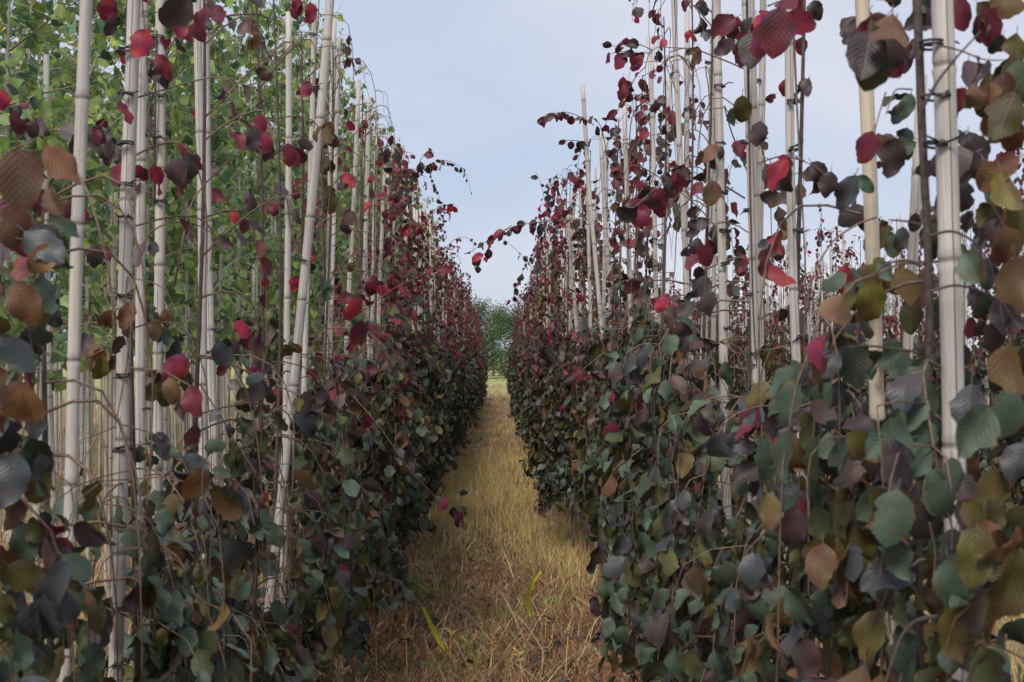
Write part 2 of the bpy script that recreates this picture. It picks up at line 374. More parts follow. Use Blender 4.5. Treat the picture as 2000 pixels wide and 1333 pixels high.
HI = [petiole(*leaf_shape('beech', 10, 4, 100 + k)) for k in range(12)]
MD = [petiole(*leaf_shape('beech', 6, 4, 200 + k)) for k in range(12)]
LO = [leaf_shape('beech', 4, 2, 300 + k, False) for k in range(12)]
GH = [petiole(*leaf_shape('heart', 6, 4, 400 + k), 0.01, 0.45) for k in range(6)]
GL = [leaf_shape('heart', 4, 2, 500 + k, False) for k in range(6)]
_lm = {}
def leaf_mesh(group, k, cls, mats):
    key = (group, k, cls)
    if key not in _lm:
        V, Q, U = {'HI': HI, 'MD': MD, 'GH': GH}[group][k]
        _lm[key] = new_mesh('leaf', V, [Q], [mats[cls]], U, None, {'rnd': np.zeros(len(V))})
    return _lm[key]

def frames(pos, d, nrm, size):
    """(m,3) positions, tip directions and face normals -> (m,3,4)"""
    d = d / (np.linalg.norm(d, axis=1)[:, None] + 1e-9)
    y = np.cross(nrm, d); y /= np.linalg.norm(y, axis=1)[:, None] + 1e-9
    z = np.cross(d, y)
    M = np.stack([d, y, z], -1) * size[:, None, None]
    return np.concatenate([M, pos[:, :, None]], -1)

def scatter_mesh(name, shapes, F, cls, mats, r):
    """one mesh of all the leaves in F (m,3,4)"""
    m = len(F); which = r.randint(0, len(shapes), m); Vs = []; Qs = []; Us = []; Ms = []; As = []; off = 0
    rv = r.rand(m)
    for k, (V, Q, U) in enumerate(shapes):
        idx = np.where(which == k)[0]
        if not len(idx): continue
        W = np.einsum('mij,nj->mni', F[idx][:, :, :3], V) + F[idx][:, None, :, 3]
        Vs.append(W.reshape(-1, 3)); Qs.append((Q[None] + (np.arange(len(idx)) * len(V))[:, None, None] + off).reshape(-1, 4))
        Us.append(np.tile(U, (len(idx), 1))); Ms.append(np.repeat(cls[idx], len(Q))); As.append(np.repeat(rv[idx], len(V)))
        off += len(idx) * len(V)
    return new_mesh(name, np.concatenate(Vs), [np.concatenate(Qs)], mats, np.concatenate(Us), np.concatenate(Ms), {'rnd': np.concatenate(As)})

# ------------------------------------------------------------------ the setting: ground and grass
def lump(x, y):
    return 0.012 * np.sin(3.1 * x + 1.7 * y) * np.sin(2.3 * y - 1.1 * x) + 0.008 * np.sin(9 * x + 2) * np.sin(7.3 * y)
xs = np.concatenate([[-400, -150, -60, -25, -12], np.arange(-6, 7.01, 0.12), [12, 25, 60, 150, 400]])
ys = np.concatenate([[-60, -15, -3], np.arange(0, 24, 0.14), np.arange(24, 60, 1.5), [80, 120, 200, 400, 900]])
XX, YY = np.meshgrid(xs, ys)
ZZ = lump(XX, YY) * (np.abs(XX) < 6.5) * (YY < 24) * (YY >= 0) + rs.uniform(-0.005, 0.005, XX.shape) * (np.abs(XX) < 6.5) * (YY < 24)
nx = len(xs)
i = np.arange(len(ys) - 1)[:, None] * nx; j = np.arange(nx - 1)[None, :]
Q = np.stack([i + j, i + j + 1, i + nx + j + 1, i + nx + j], -1).reshape(-1, 4)
link('ground', new_mesh('ground', np.stack([XX, YY, ZZ], -1).reshape(-1, 3), [Q], [M_GROUND]), kind='structure')

def blades(x, y, h, wd, lean, cls, r, z0=None, curve=0.5, seg=3):
    """grass blades as bent tapering strips -> V, Q, mi, rnd"""
    m = len(x); az = r.uniform(0, 2 * math.pi, m); rot = r.uniform(0, math.pi, m)
    z = lump(x, y) if z0 is None else z0
    t = np.linspace(0, 1, seg + 1)
    ang = lean[:, None] * (0.4 + curve * t[None] * 1.2)
    dx = np.cumsum(np.sin(ang), 1) / seg; dz = np.cumsum(np.cos(ang), 1) / seg
    dx -= dx[:, :1]; dz -= dz[:, :1]
    cx = x[:, None] + h[:, None] * dx * np.cos(az)[:, None]; cy = y[:, None] + h[:, None] * dx * np.sin(az)[:, None]
    cz = z[:, None] + h[:, None] * dz
    ww = wd[:, None] * (1 - t[None] ** 1.6 * 0.93) * 0.5
    ux = np.cos(rot)[:, None] * ww; uy = np.sin(rot)[:, None] * ww
    V = np.stack([np.stack([cx - ux, cy - uy, cz], -1), np.stack([cx + ux, cy + uy, cz], -1)], 2).reshape(m, -1, 3)
    q = np.stack([np.arange(seg) * 2, np.arange(seg) * 2 + 1, np.arange(seg) * 2 + 3, np.arange(seg) * 2 + 2], -1)
    Qs = (q[None] + (np.arange(m) * 2 * (seg + 1))[:, None, None]).reshape(-1, 4)
    return V.reshape(-1, 3), Qs, np.repeat(cls, seg), np.repeat(r.rand(m), 2 * (seg + 1))

def grass_obj(name, parts, **kw):
    Vs, Qs, Ms, As = [], [], [], []; off = 0
    for V, Q, M, A in parts:
        Vs.append(V); Qs.append(Q + off); Ms.append(M); As.append(A); off += len(V)
    me = new_mesh(name, np.concatenate(Vs), [np.concatenate(Qs)], GR, None, np.concatenate(Ms), {'rnd': np.concatenate(As)}, smooth=False)
    return link(name, me, **kw)

r = np.random.RandomState(21)
def yfar(n, a, b, p=1.0):      # more blades near the camera
    u = r.rand(n); return (a ** -p + u * (b ** -p - a ** -p)) ** (-1 / p)
def fb(x, y): return (np.sin(2.1 * x + 1.3 * y + .5) * np.sin(1.9 * y - 1.2 * x) + .7 * np.sin(6.3 * x - 2.9 * y) * np.sin(4.7 * y + 3.1 * x + 1) + .5 * np.sin(13 * x + 9 * y) * np.sin(11 * y - 15 * x))
def pick(x, y, r, gold, brown):    # dry growth runs in patches: golden here, brown or bare there
    g = np.clip(.5 + .45 * fb(x, y) + np.interp(y, [4, 7, 10, 16], [-.60, -.48, -.26, .05]), 0, 1)
    return np.where(r.rand(len(x)) < g, r.choice(*gold[:1], len(x), p=gold[1]), r.choice(*brown[:1], len(x), p=brown[1]))
GOLD = ([0, 1, 3, 4], [.3, .52, .08, .10]); BROWN = ([0, 2, 3, 5], [.13, .50, .17, .20])
parts = []
n = 70000                       # flat litter and broken straw
y = yfar(n, 4.2, 32, 1.3); x = r.uniform(-0.95, 0.95, n)
bare = (fb(x * 1.3 + 2, y * .8) > .55) & (r.rand(n) < .75) & (y < 11) | (np.hypot((x - .5) / .16, (y - 5.3) / .45) < 1) & (r.rand(n) < .8); x, y = x[~bare], y[~bare]; n = len(x)
parts.append(blades(x, y, r.uniform(0.015, 0.10, n) , r.uniform(0.0014, 0.0045, n) * (1 + y / 14), r.uniform(1.2, 1.75, n), pick(x, y, r, GOLD, BROWN), r, lump(x, y) + r.uniform(0.004, 0.03, n), 0.45, 2))
n = 22000                       # short dead growth in clumps
nc = 520; cy_ = yfar(nc, 4.2, 36, 1.1); cx_ = r.uniform(-.85, .85, nc); ci = r.randint(0, nc, n)
x = cx_[ci] + r.normal(0, .035, n); y = cy_[ci] + r.normal(0, .05, n); ch = r.uniform(.4, 1.6, nc)[ci]
parts.append(blades(x, y, r.uniform(0.03, 0.10, n) * ch, r.uniform(0.0016, 0.004, n) * (1 + y / 12), r.uniform(0.1, 1.2, n), pick(cx_[ci], cy_[ci], r, GOLD, BROWN), r))
n = 24000                       # taller golden grass further along, in tufts
nc = 900; cy_ = yfar(nc, 7.8, 70, 0.75); cx_ = r.uniform(-.9, .9, nc); kc = fb(cx_, cy_) + np.clip((cy_ - 12) / 7, -.6, 1.2) + r.uniform(-.5, .5, nc) > .1; cx_, cy_ = cx_[kc], cy_[kc]; nc = len(cx_)
ci = r.randint(0, nc, n); x = cx_[ci] + r.normal(0, .045, n); y = cy_[ci] + r.normal(0, .07, n) * (1 + cy_[ci] / 20); ch = r.uniform(.35, 1.5, nc)[ci]
parts.append(blades(x, y, r.uniform(0.03, 0.11, n) * ch, r.uniform(0.002, 0.0045, n) * (1 + y / 16), r.uniform(0.1, 1.6, n), pick(cx_[ci], cy_[ci], r, GOLD, BROWN), r))
n = 9000                        # dark dead weeds with twiggy heads
nc = 130; cy_ = yfar(nc, 4.3, 22, 1.0); cx_ = r.uniform(-.8, .8, nc); ci = r.randint(0, nc, n); hh = r.uniform(.05, .16, nc)[ci]
x = cx_[ci] + r.normal(0, .022, n); y = cy_[ci] + r.normal(0, .022, n)
parts.append(blades(x, y, r.uniform(.02, .05, n), r.uniform(.0015, .004, n), r.uniform(0.1, 1.6, n), r.choice([2, 3, 5], n, p=[.5, .22, .28]), r, lump(x, y) + hh * r.uniform(0, 1, n), .6, 2))
n = 420
y = yfar(n, 4.2, 14, 1.2); x = r.uniform(-0.9, 0.8, n)
parts.append(blades(x, y, r.uniform(0.12, 0.34, n), r.uniform(0.003, 0.006, n), r.uniform(0.7, 1.5, n), r.choice([0, 1, 2], n, p=[.6, .2, .2]), r, lump(x, y) + .01, .4, 4))
n = 2600                        # fallen leaves curled in the straw
y = yfar(n, 4.2, 16, 1.0); x = r.uniform(-0.95, 0.85, n)
parts.append(blades(x, y, r.uniform(0.03, 0.075, n), r.uniform(0.02, 0.045, n), r.uniform(0.9, 1.7, n), r.choice([5, 2, 3], n, p=[.7, .2, .1]), r, lump(x, y) + .012, .9, 3))
grass_obj('dry_grass', parts, kind='stuff', label='dead straw and trampled dry grass covering the path between the rows', category='dry grass')
m = 420                         # fallen beech leaves lying on the straw
y = yfar(m, 4.3, 20, 1.0); x = np.concatenate([r.normal(-.45, .22, m // 2), r.normal(.42, .22, m - m // 2)])
D = r.normal(0, 1, (m, 3)); D[:, 2] *= .25
Nn = r.normal(0, .45, (m, 3)) + np.array([0, -.1, 1.0])
F = frames(np.stack([x, y, lump(x, y) + r.uniform(.02, .05, m)], -1), D, Nn, .055 * r.uniform(.6, 1.15, m))
link('fallen_leaves', scatter_mesh('fallen_leaves', LO, F, r.choice([1, 2, 6, 7], m, p=[.42, .16, .27, .15]), BEECH, r), kind='stuff', label='fallen dark beech leaves scattered over the straw beside both rows', category='fallen leaves')
parts = []
for cx, cy, sx, sy, m, hh in ((0.30, 8.3, .14, .5, 1500, .17), (0.42, 7.2, .10, .4, 900, .16), (0.16, 9.8, .16, .7, 1500, .2), (-0.36, 9.5, .12, .9, 1600, .16), (-0.25, 11.5, .2, .8, 1500, .2), (0.05, 13.5, .3, 1.2, 1800, .22)):
    x = r.normal(cx, sx, m); y = r.normal(cy, sy, m)
    parts.append(blades(x, y, r.uniform(0.4, 1, m) * hh, r.uniform(0.002, 0.004, m) * (1 + cy / 16), r.uniform(0.05, 0.9, m), r.choice([0, 1, 4], m, p=[.3, .6, .1]), r))
grass_obj('golden_grass', parts, kind='stuff', label='taller golden grass standing in tufts at the middle of the path', category='grass tufts')
parts = []
for cx, cy, sx, sy, m in ((-0.50, 6.75, .13, .12, 700), (-0.62, 6.5, .07, .1, 300), (-0.36, 6.5, .10, .1, 300), (0.02, 5.9, .12, .15, 260), (-0.3, 4.9, .15, .1, 300), (0.28, 6.2, .05, .1, 200), (0.1, 9.3, .2, .4, 400), (-0.1, 5.3, .1, .12, 200), (-0.15, 7.6, .2, .2, 300)):
    x = r.normal(cx, sx, m); y = r.normal(cy, sy, m)
    parts.append(blades(x, y, r.uniform(0.035, 0.085, m), r.uniform(0.004, 0.008, m), r.uniform(0.2, 1.1, m), np.full(m, 4), r))
grass_obj('green_weeds', parts, kind='stuff', label='small bright green weeds sprouting in the dead straw of the path', category='weeds')
parts = []
n = 26000                       # grass between the further rows, right and left
x = np.concatenate([r.uniform(0.9, 9, n), r.uniform(-12, -1.0, n)]); y = np.concatenate([yfar(n, 3.5, 50, 0.8), yfar(n, 3.5, 60, 0.8)])
n2 = 2 * n
parts.append(blades(x, y, r.uniform(0.06, 0.28, n2), r.uniform(0.003, 0.006, n2) * (1 + y / 12), r.uniform(0.1, 0.9, n2), r.choice([0, 1, 2, 4], n2, p=[.28, .46, .08, .18]), r, None, 0.5, 2))
grass_obj('field_grass', parts, kind='stuff', label='golden dry grass under and between the outer nursery rows', category='field grass')

# a few standing dead stalks on the path, countable
def stalk(x, y, h, lean, azi, k):
    r2 = np.random.RandomState(k); A = Acc()
    pts = [(0.0, 0.0, -0.01)]
    for i in range(1, 6):
        t = i / 5; pts.append((math.cos(azi) * lean * h * t * t, math.sin(azi) * lean * h * t * t, h * t * (1 - .1 * lean)))
    V, Q, U = tube(pts, np.linspace(0.0028, 0.001, 6), 4); A.add(V, Q, U, 0, .3)
    for q in range(9):
        b = np.array(pts[3]) * (1 - q / 9) + np.array(pts[5]) * q / 9
        d = np.array([r2.uniform(-1, 1), r2.uniform(-1, 1), r2.uniform(-.2, .8)]); d /= np.linalg.norm(d)
        e = b + d * r2.uniform(.015, .04)
        V, Q, U = tube([b, (b + e) / 2 + [0, 0, .003], e], [0.002, 0.004, 0.001], 4); A.add(V, Q, U, r2.choice([0, 1]), r2.rand())
    o = link('dry_stalk', A.mesh('dry_stalk', [GR[1], GR[3]])); o.location = (x, y, 0)
    return o
STK = [((1105, 1330), .30, "thick golden dock stalk on the path below the hanging purple leaves"),
       ((1055, 1330), .17, "short golden seed stalk at the bottom of the path"),
       ((1020, 1330), .12, "small yellow bristly stalk near the bottom edge of the path"),
       ((795, 1330), .26, "upright straw stalk beside the left hedge foot"),
       ((735, 1320), .20, "pale upright stalk right next to the lowest left leaves"),
       ((960, 1310), .14, "low yellow bent stalk in the middle of the brown straw"),
       ((1065, 1255), .16, "thin dead stalk just behind the golden dock stalk"),
       ((880, 1300), .15, "leaning thin stalk under the yellow blade")]
for k, ((px, py), h, lb) in enumerate(STK):
    Y = 1.25 * FPX / (py - 700); p = P(px, py, Y)
    o = stalk(p.x, Y, h, random.uniform(0, .5), random.uniform(0, 6), 40 + k)
    o['label'] = lb; o['category'] = 'dry stalk'; o['group'] = 'dead stalks standing on the path'
def yellow_blade(pts, Y, wpx, label):
    C = [np.array(P(px, py, Y + dy)) for px, py, dy in pts]
    m = len(C); V = []; U = []
    for i, c in enumerate(C):
        t = i / (m - 1); w_ = wpx / FPX * Y * math.sin(math.pi * (0.12 + 0.86 * t)) ** .7 / 2
        d = C[min(i + 1, m - 1)] - C[max(i - 1, 0)]; s_ = np.cross(d, [0, 1, .2]); s_ /= np.linalg.norm(s_)
        V += [c - s_ * w_, c + np.array([0, w_ * .7, 0]), c + s_ * w_]; U += [(t, 0), (t, .5), (t, 1)]
    Q = []
    for i in range(m - 1):
        a = i * 3; Q += [(a, a + 1, a + 4, a + 3), (a + 1, a + 2, a + 5, a + 4)]
    V = np.array(V); base = C[-1].copy()
    o = link('grass_blade', new_mesh('grass_blade', V - base, [np.array(Q)], [M_YELLOW], np.array(U), None, {'rnd': np.full(len(V), .5)}))
    o.location = base; o['label'] = label; o['category'] = 'grass blade'; o['group'] = 'yellow grass blades on the path'
yellow_blade([(826, 1185, -.1), (838, 1213, -.05), (850, 1238, 0), (862, 1258, 0), (872, 1272, .02), (885, 1290, .03)], 5.1, 10, 'bright yellow flat grass blade slanting up on the left of the path')
yellow_blade([(1056, 1116, -.1), (1040, 1137, -.1), (1032, 1158, -.05), (1030, 1178, 0), (1034, 1198, .03), (1040, 1215, .05)], 5.7, 10, 'curved yellow and green grass blade bending on the right of the path')

# ------------------------------------------------------------------ bamboo canes
def cane_geo(L, r0, r1, seed, wob=0.006):
    r2 = np.random.RandomState(seed); zs = [0.0]; node = [0.0]; rad = [r0]
    z = r2.uniform(0.05, 0.25); ns = []
    while z < L - 0.03:
        ns.append(z); z += r2.uniform(0.2, 0.34)
    for zn in ns:
        rr = r0 + (r1 - r0) * zn / L
        for dz, k, nd in ((-0.016, 1.0, 0), (-0.005, 1.13, .15), (-0.0015, 1.0, 1.0), (0.0015, .98, 1.0), (0.006, 1.1, .2), (0.018, 1.0, 0)):
            zs.append(zn + dz); rad.append(rr * k); node.append(nd)
    zs += [L, L]; rad += [r1, 0.0005]; node += [0, .6]
    zs = np.array(zs); ph = r2.uniform(0, 6, 2)
    x = wob * np.sin(zs * 2.1 + ph[0]) + r2.uniform(-1, 1) * .003 * np.sin(zs * 5); y = wob * np.sin(zs * 1.7 + ph[1])
    pts = np.stack([x - x[0], y - y[0], zs], -1); pts[-1, 2] += 1e-4
    n = 12; an = np.arange(n + 1) / n * 2 * math.pi
    V = pts[:, None, :] + np.array(rad)[:, None, None] * np.stack([np.sin(an), np.cos(an) * -1, an * 0], -1)[None]
    # u = 0.5 looks towards -Y (the camera side) so that the split shows
    U = np.stack([np.broadcast_to((an / (2 * math.pi) + 0.5) % 1.0001, (len(zs), n + 1)), np.broadcast_to(zs[:, None], (len(zs), n + 1))], -1)
    i = np.arange(len(zs) - 1)[:, None] * (n + 1); j = np.arange(n)[None]
    Q = np.stack([i + j, i + j + 1, i + n + 2 + j, i + n + 1 + j], -1).reshape(-1, 4)
    return V.reshape(-1, 3), Q[:, ::1], U.reshape(-1, 2), np.repeat(node, n + 1)

def tie_geo(rc, seed):
    r2 = np.random.RandomState(seed); A = Acc()
    an = np.linspace(0, 2 * math.pi, 15)
    tilt = r2.uniform(-.25, .25)
    for q in range(r2.choice([1, 2, 2])):
        pts = np.stack([np.cos(an) * (rc * 1.12) , np.sin(an) * (rc * 1.12), np.cos(an + q) * rc * tilt + q * 0.005], -1)
        V, Q, U = tube(pts, 0.0019, 5); A.add(V, Q, U)
    a0 = r2.choice([-2.4, -1.3, -0.6, -1.0])
    k = np.array([math.cos(a0), math.sin(a0), 0]) * rc * 1.2
    V, Q, U = tube([k - [0.006, 0, 0.003], k + [0, -.003, 0.002], k + [0.006, 0, -0.002]], [0.002, 0.0045, 0.002], 6); A.add(V, Q, U)
    for s in (-1, 1):
        if r2.rand() < .75:
            e = k + np.array([s * r2.uniform(.012, .04), r2.uniform(-.015, .01), r2.uniform(-.018, .018)])
            V, Q, U = tube([k, (k + e) / 2 + [0, 0, r2.uniform(-.006, .006)], e], [0.0018, .0016, .0012], 5); A.add(V, Q, U)
    return A.mesh('tie', [M_TIE])
TIES = [tie_geo(0.0125, 60 + k) for k in range(7)]

def make_cane(base, top, dia, ties, label, group, seed, mat=None, proto=None):
    base = Vector(base); top = Vector(top); d = top - base; L = d.length
    V, Q, U, nd = cane_geo(L, dia / 2 * 1.06, dia / 2 * .94, seed)
    me = new_mesh('bamboo_cane', V, [Q], [mat or M_CANE], U, None, {'node': nd})
    o = link('bamboo_cane', me, label=label, category='bamboo cane', group=group)
    o.matrix_world = Matrix.Translation(base) @ d.to_track_quat('Z', 'Y').to_matrix().to_4x4() @ Matrix.Identity(4)
    q = d.to_track_quat('Z', 'X')
    # keep local -Y towards the camera
    z = d.normalized(); yv = Vector((0, 1, 0)); yv = (yv - z * yv.dot(z)).normalized(); xv = yv.cross(z)
    o.matrix_world = Matrix.Translation(base) @ Matrix((xv, yv, z)).transposed().to_4x4()
    for k, zt in enumerate(ties):
        t = link('tie', TIES[(seed + k) % len(TIES)], o)
        s = dia / 0.025
        t.location = (0.006 * math.sin(zt * 2.1), 0, zt); t.scale = (s, s, 1); t.rotation_euler = (0, 0, random.uniform(-.5, .5))
    return o

GL_, GR_ = 'bamboo canes staking the left row', 'bamboo canes staking the right row'
# (x,y) two points of the visible cane, pixel width, distance, y of a real top (or None), ties, label
HERO_CANES = [
    ((163, 0), (136, 1150), 25, 2.25, None, [], 'L', 'leftmost thick grey bamboo cane, bare of ties, before the left foliage'),
    ((252, 0), (231, 1300), 27, 2.45, None, [103, 185, 283, 363, 425, 580, 735, 880, 1187, 1295], 'L', 'thick pale bamboo cane with ten black ties, second from the left edge'),
    ((285, 0), (284, 1240), 19, 2.8, None, [105, 185, 265, 798], 'L', 'narrow bamboo cane directly right of the thick cane with ten ties'),
    ((312, 0), (316, 900), 20, 2.95, None, [75, 190, 270, 395], 'L', 'bamboo cane with brown stem, third of the cluster by the thick tied cane'),
    ((380, 0), (399, 840), 17, 3.25, None, [690], 'L', 'bamboo cane with a long dark split, left one of a close pair'),
    ((407, 0), (426, 950), 17, 3.4, None, [525, 648], 'L', 'bamboo cane without split, right one of a close pair in the left row'),
    ((563, 26), (553, 820), 13, 4.4, 26, [172, 352, 390, 445, 494, 575, 665], 'L', 'bamboo cane with many ties standing just left of the leaning cane'),
    ((612, 20), (600, 700), 11, 4.9, 5, [68, 126, 240], 'L', 'thin bamboo cane crossing behind the top of the leaning cane'),
    ((641, 0), (527, 1178), 18, 3.95, None, [170, 505], 'L', 'slanting bamboo cane leaning strongly to the right at its top'),
    ((653, 37), (634, 640), 10, 5.5, 37, [300, 430, 560], 'L', 'bamboo cane with a flat cut top against the sky, right of the leaning cane'),
    ((661, 75), (650, 600), 8.5, 5.9, 75, [350, 500], 'L', 'shorter thin cane touching the flat topped cane near the leaning one'),
    ((700, 156), (681, 650), 9.5, 6.3, 156, [], 'L', 'cane with dark cut end whose top stands alone left of the open sky'),
    ((721, 190), (703, 640), 9, 6.8, 190, [305, 383, 430, 492, 530, 560], 'L', 'cane with dark node below its tip and a row of small ties'),
    ((712, 225), (722, 680), 7.5, 7.2, 225, [], 'L', 'thin pinkish cane just behind the cane with a dark node'),
    ((738, 243), (724, 640), 8.5, 7.5, 243, [352, 420, 490], 'L', 'pale cane rising between red leaves, fourth from the open sky'),
    ((753, 300), (742, 650), 8, 8.0, 300, [], 'L', 'cane third from the open sky in the left row'),
    ((557, 870), (552, 1195), 14, 4.3, 'low', [], 'L', 'short lower cane standing to the right of the leaning cane foot'),
    ((583, 850), (575, 1150), 12, 4.5, 'low', [1065, 1145], 'L', 'brownish short cane half covered by leaves right of the leaning cane foot'),
    # right row
    ((1822, 0), (1860, 1333), 43, 1.52, None, [90, 190, 285], 'R', 'widest bamboo cane in the picture, behind the dark beech stem'),
    ((1686, 0), (1740, 1150), 29, 2.0, None, [], 'R', 'broad yellowish bamboo cane standing bare against the sky on the right'),
    ((1795, 280), (1768, 1000), 22, 2.15, 150, [620], 'R', 'bamboo cane just left of the widest cane, with a knotted tie'),
    ((1545, 0), (1583, 1190), 18, 2.5, None, [200, 293, 452, 660], 'R', 'bamboo cane with thin brown stem along its right side and four ties'),
    ((1452, 0), (1478, 1260), 13, 2.95, None, [76, 280, 413, 577, 712], 'R', 'bamboo cane left half of the pair with a dark stem between them'),
    ((1466, 0), (1486, 1200), 12, 3.05, None, [], 'R', 'bamboo cane right half of the pair with a dark stem between them'),
    ((1487, 0), (1471, 560), 14, 3.3, None, [160, 290], 'R', 'cane leaning slightly left behind the pair of canes'),
    ((1404, 0), (1436, 1300), 17, 3.15, None, [170, 280, 378, 452, 517, 643], 'R', 'straight pale bamboo cane with six ties in the middle of the right row'),
    ((1390, 48), (1370, 620), 12, 3.9, 48, [70, 124, 240, 495], 'R', 'cane with square cut top beside a curled wine leaf'),
    ((1402, 20), (1389, 640), 10, 4.1, 20, [258, 310, 420], 'R', 'thin cane close behind the square topped cane'),
    ((1319, 0), (1352, 740), 11, 4.1, None, [], 'R', 'bamboo cane left one of two near canes reaching the top of the sky'),
    ((1346, 20), (1343, 600), 10.5, 4.4, 20, [215, 480], 'R', 'bamboo cane with a dark split, right one of two near canes in the sky'),
    ((1266, 71), (1287, 680), 9, 5.0, 71, [468, 520], 'R', 'cane with pale tip beside arching red leaves at the top of the right row'),
    ((1310, 150), (1298, 700), 9, 5.3, 150, [285], 'R', 'cane with brown stem between the pale tipped cane and the tall one'),
    ((1218, 170), (1226, 640), 9.5, 5.6, 170, [210, 340, 515], 'R', 'cane with red leaf in front, left of the pale tipped cane'),
    ((1138, 166), (1178, 640), 8.5, 6.4, 166, [], 'R', 'slanting cane whose tip stands alone furthest over the path'),
    ((1173, 258), (1192, 700), 8.5, 6.9, 258, [], 'R', 'cane right of the slanting one, its tip tapered'),
    ((1187, 276), (1180, 640), 8, 7.2, 276, [297, 400], 'R', 'cane with a stem tied to it, right behind the slanting cane'),
    ((1150, 400), (1156, 660), 7.5, 7.6, 330, [], 'R', 'cane crossing the slanting cane at half height'),
    ((1110, 440), (1122, 640), 7, 8.6, 420, [], 'R', 'short cane next left of the slanting cane'),
    ((1232, 600), (1250, 1310), 11, 4.9, 'low', [1255], 'R', 'weathered grey stake foot standing in the straw at the path edge'),
    ((1190, 1100), (1193, 1235), 10, 5.9, 'low', [], 'R', 'thin grey cane foot behind the weathered stake foot'),
]
seed = 1000; CLEAR = []
for (x0, y0), (x1, y1), wpx, Y, top, ty, side, lb in HERO_CANES:
    a = P(x0, y0, Y); b = P(x1, y1, Y); u = (a - b) / (a.z - b.z)
    base = b + u * (-0.02 - b.z)
    if top is None: tp = b + u * (max(2.72 + random.uniform(-.08, .08), a.z + .1) - b.z)
    elif top == 'low': tp = b + u * (2.3 - b.z) if y0 < 700 else b + u * (P(x0, y0 - 190, Y).z - b.z)
    else: tp = a + u * (P(x0, top, Y).z - a.z)
    L = (tp - base).length
    zs = [ (P(x0, q, Y).z + 0.02) for q in ty ]
    seed += 1
    low_y = {'leftmost thick': 1120, 'thick pale': 1290, 'slanting bamb': 1175, 'short lower': 1190, 'narrow bambo': 830, 'widest bambo': 660, 'broad yellow': 760, 'straight pal': 1000, 'bamboo cane with t': 760, 'bamboo cane left h': 760, 'bamboo cane withou': 900}
    ly = next((v for k_, v in low_y.items() if lb.startswith(k_)), 640 if side == 'R' else 700)
    CLEAR.append((np.array(base), np.array(u), wpx * Y / FPX / 2, (P(1000, ly, 5.0).z - CAM.z) / 5.0))
    if 'weathered grey stake' in lb: tp = base + u * 1.0; zs = [.3]
    make_cane(base, tp, wpx * Y / FPX, zs, lb, GL_ if side == 'L' else GR_, seed, M_CANE2 if 'yellowish' in lb or 'brownish' in lb else M_CANE)

# cane prototypes for copies
CP = []
for k in range(8):
    L = [2.66, 2.72, 2.6, 2.7, 2.78, 2.64, 2.55, 2.74][k]
    V, Q, U, nd = cane_geo(L, 0.0125, 0.011, 900 + k)
    CP.append((L, new_mesh('bamboo_cane', V, [Q], [M_CANE if k % 4 else M_CANE2], U, None, {'node': nd})))
def cane_copy(x, y, label, group, ties=0, lean=0.0, sc_=1.0):
    L, me = random.choice(CP)
    o = link('bamboo_cane', me, label=label, category='bamboo cane', group=group)
    o.location = (x, y, 0); o.rotation_euler = (random.uniform(-.02, .02), lean + random.uniform(-.02, .02), random.uniform(-.9, .9))
    o.scale = (sc_, sc_, random.uniform(.93, 1.02))
    for k in range(ties):
        t = link('tie', TIES[random.randrange(len(TIES))], o)
        t.location = (0, 0, L * (0.35 + 0.62 * (k + random.random() * .5) / ties)); t.scale = (1, 1, 1)
        t.rotation_euler = (0, 0, random.uniform(-3, 3))
    return o
ORD = ['zeroth', 'first', 'second', 'third', 'fourth', 'fifth', 'sixth', 'seventh', 'eighth', 'ninth', 'tenth', 'eleventh', 'twelfth',
       'thirteenth', 'fourteenth', 'fifteenth', 'sixteenth', 'seventeenth', 'eighteenth', 'nineteenth', 'twentieth']
ROWX = {'L': -0.77, 'R': 0.62}
ncanes = len(HERO_CANES)
for side, y0 in (('L', 8.5), ('R', 8.8)):
    y = y0; k = 0
    while y < 40:
        far = y > 14
        lb = ('thin bamboo cane in the far stretch of the %s row' % ('left' if side == 'L' else 'right')) if far else \
             ('%s bamboo cane beyond the %s of the %s row' % (ORD[k + 1], 'bare tipped canes' if side == 'L' else 'slanting lone cane', 'left' if side == 'L' else 'right'))
        cane_copy(ROWX[side] + random.uniform(-.07, .07), y, lb, (GL_ if side == 'L' else GR_) if not far else ('far canes of the %s row' % ('left' if side == 'L' else 'right')),
                  7 if y < 15 else 0, random.uniform(-.02, .02), random.uniform(.85, 1.1))
        ncanes += 1; k += 1; y += random.uniform(.28, .5) if y < 20 else random.uniform(.5, .9)

